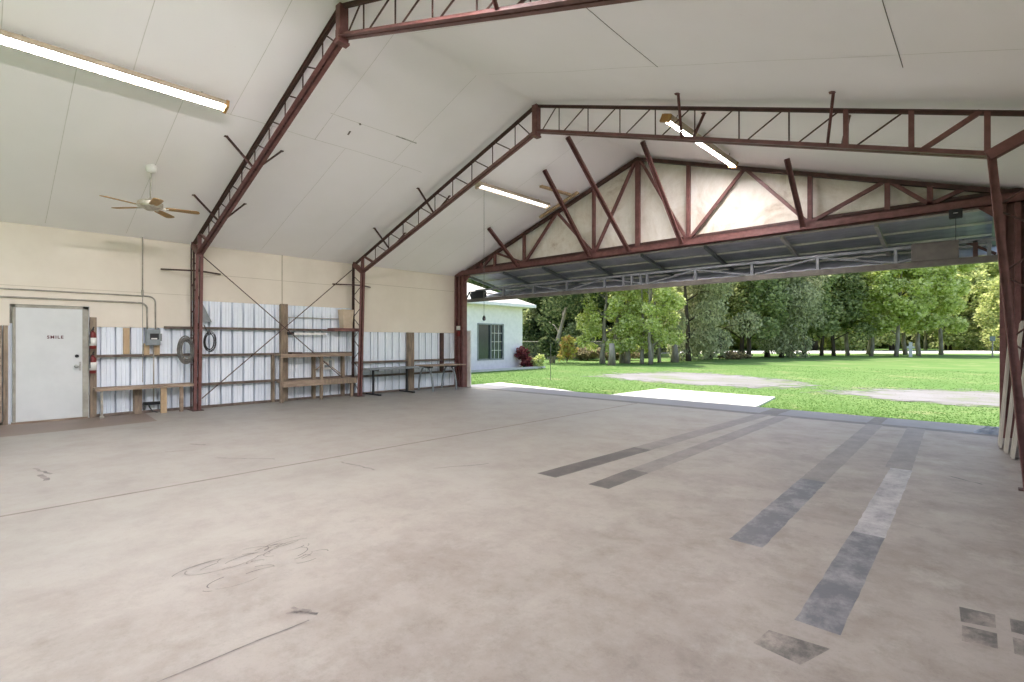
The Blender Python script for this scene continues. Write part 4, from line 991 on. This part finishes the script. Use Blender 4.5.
# shrubs by the house and fence
def shrub(name, label, x, y, R, H, m, n, size, seed):
    rnd_ = random.Random(seed); t = thing(name, (x, y, GZ), label, 'shrub')
    st = MB()
    for k in range(5):
        a = rnd_.uniform(0, 6.28); st.tube([(x, y, GZ), (x + R * .6 * math.cos(a), y + R * .6 * math.sin(a), GZ + H * .8)], [.02, .008], 5)
    st.build('stem', BARKD, t)
    lf = MB(); bl = [((x + rnd_.uniform(-.5, .5) * R, y + rnd_.uniform(-.5, .5) * R, GZ + H * rnd_.uniform(.3, .8)), (R * .6, R * .6, H * .28)) for _ in range(6)]
    leaf_cloud(lf, bl, n, size, rnd_); lf.build('foliage', m, t); return t
shrub('red_shrub', 'dark red leaved shrub at the house corner', -18.5, 20.75, .34, 1.15, LF_RED, 500, .2, 1)
shrub('green_shrub', 'small green shrub beside the red shrub at the house corner', -18.1, 21.3, .4, .7, LF_MID, 500, .16, 2)
shrub('corner_bush', 'low deep green bush behind the house corner', -20.9, 26.0, .6, 1.7, LF_DEEP, 900, .22, 3)
shrub('croton_shrub', 'yellow and orange leaved shrub before the wire fence', -21.2, 28.2, .7, 1.9, LF_YEL, 350, .28, 4)
shrub('dry_shrub', 'long dry brown brush below the wire fence', -23.0, 32.5, 1.9, 1.0, LF_DRY, 2200, .2, 6)
shrub('dry_shrub', 'dry brown brush further right below the wire fence', -21.2, 35.3, 1.6, .9, LF_DRY, 1800, .2, 7)
shrub('dry_shrub', 'dry brush heap at the foot of the dark mossy trees', -14.9, 43.0, 1.5, .6, LF_DRY, 900, .2, 8)
# leaning grey tree by the house
LT = make_tree('leaning_tree', 'grey trunked leaning tree behind the house corner', 7.5, 2.6, 2.4, LF_DEEP, BARK, 2600, .22, 61, None, nblob=8, low=3.6, tr=.15)
put(LT, -21.6, 27.0, .4); LT.rotation_euler = (math.radians(-8), math.radians(14), .4)
# fence
fe = thing('wire_fence', (-24, 34, GZ), 'wire mesh fence with grey posts behind the dry brush', 'fence')
q0, q1 = V((-27.5, 27.0, GZ)), V((-18.5, 47.0, GZ)); NP = 10
for i in range(NP):
    p = q0.lerp(q1, i / (NP - 1)); mb = MB(); mb.tube([p, p + V((0, 0, 1.5))], .04, 6); mb.build('post', GALV, fe)
mb = MB(); mb.tube([q0 + V((0, 0, 1.45)), q1 + V((0, 0, 1.45))], .03, 6); mb.build('top_rail', GALV, fe)
mb = MB(); L = (q1 - q0).length; dv = (q1 - q0).normalized(); n_ = int(L / .16)
for i in range(n_):
    for s_ in (1, -1):
        a = q0 + dv * (i * .16); c = a + dv * (1.4 * s_)
        if 0 <= (c - q0).dot(dv) <= L: mb.tube([a + V((0, 0, .05)), c + V((0, 0, 1.45))], .005, 3)
mb.build('wire_mesh', GALV, fe)
# small posts and poles
mb = MB(); mb.tube([(-12.2, 15.2, GZ), (-12.2, 15.2, 1.3)], .012, 6); o = mb.build('marker_pole', HOSE); tag(o, 'thin marker pole standing on the lawn before the house corner', 'pole')
mb = MB(); mb.box(-5.45, -5.2, 61.0, 61.2, GZ, 1.35); mb.box(-5.6, -5.05, 60.95, 61.25, .75, .95); o = mb.build('white_post', WHITEP); tag(o, 'white marker post on the lawn among the roadside trees', 'post')
for px, py, w, h, lab in ((-17.0, 27.2, .42, 1.3, 'grey stump like post left at the near clump'), (-16.2, 34.2, .5, 1.2, 'grey broken stump right of the near clump')):
    mb = MB(); mb.tube([(px, py, GZ), (px + .04, py, h * .5), (px - .02, py + .03, h)], [w * .62, w * .46, w * .38], 9); o = mb.build('tree_stump', BARK, smooth=True); tag(o, lab, 'stump')
sg = thing('road_sign', (1.0, 66, GZ), 'small grey sign on a post by the road at the far right', 'sign')
mb = MB(); mb.tube([(.35, 66, GZ), (.35, 66, 1.6)], .06, 6); mb.build('post', GALV, sg)
mb = MB(); mb.box(.15, .55, 65.9, 65.95, 1.45, 1.9); mb.build('sign_face', GREYBOX, sg)
sd_ = thing('picnic_shelter', (1.6, 68, GZ), 'small dark shelter frame beside the right door post far away', 'shelter')
for x in (1.05, 2.2):
    mb = MB(); mb.box(x - .07, x + .07, 68, 68.14, GZ, 1.9); mb.build('post', BARKD, sd_)
mb = MB(); mb.add([(.6, 67.5, 1.75), (2.7, 67.5, 1.75), (2.7, 69, 1.75), (.6, 69, 1.75), (1.6, 67.5, 2.5), (1.6, 69, 2.5)], [(0, 1, 4), (3, 5, 2), (0, 4, 5, 3), (1, 2, 5, 4), (0, 3, 2, 1)]); mb.build('shelter_roof', BARKD, sd_)

# ------------------------------------------------------------------ light
sun = bpy.data.lights.new('sun', 'SUN'); sun.energy = 3.6; sun.angle = math.radians(.6); sun.color = (1, .96, .88)
so = bpy.data.objects.new('sun', sun); COL.objects.link(so)
sv = V((-.9, .44, math.tan(math.radians(66)))).normalized()
so.rotation_euler = sv.to_track_quat('Z', 'Y').to_euler()
w = bpy.data.worlds.new('sky'); S.world = w; w.use_nodes = True
nt = w.node_tree; bg = nt.nodes['Background']
sk = nt.nodes.new('ShaderNodeTexSky'); sk.sky_type = 'NISHITA'; sk.sun_disc = False; sk.sun_elevation = math.radians(60); sk.sun_rotation = math.atan2(-.9, .44)
sk.air_density = 1.0; sk.dust_density = 2.5; sk.ozone_density = 1.0
nt.links.new(mix(nt, 1.0, sk.outputs[0], (1.07, 1.0, .91), 'MULTIPLY'), bg.inputs[0]); bg.inputs[1].default_value = .26

# ------------------------------------------------------------------ camera
cam = bpy.data.cameras.new('camera'); cam.sensor_width = 36; cam.lens = 508 / 1024 * 36; cam.clip_end = 500
co = bpy.data.objects.new('camera', cam); COL.objects.link(co)
co.location = (0, 0, 1.45); co.rotation_euler = (PI / 2, 0, math.radians(43.1))
S.camera = co
S.view_settings.view_transform = 'Standard'; S.view_settings.look = 'None'; S.view_settings.gamma = 1; S.view_settings.exposure = .80
S.view_settings.use_curve_mapping = False
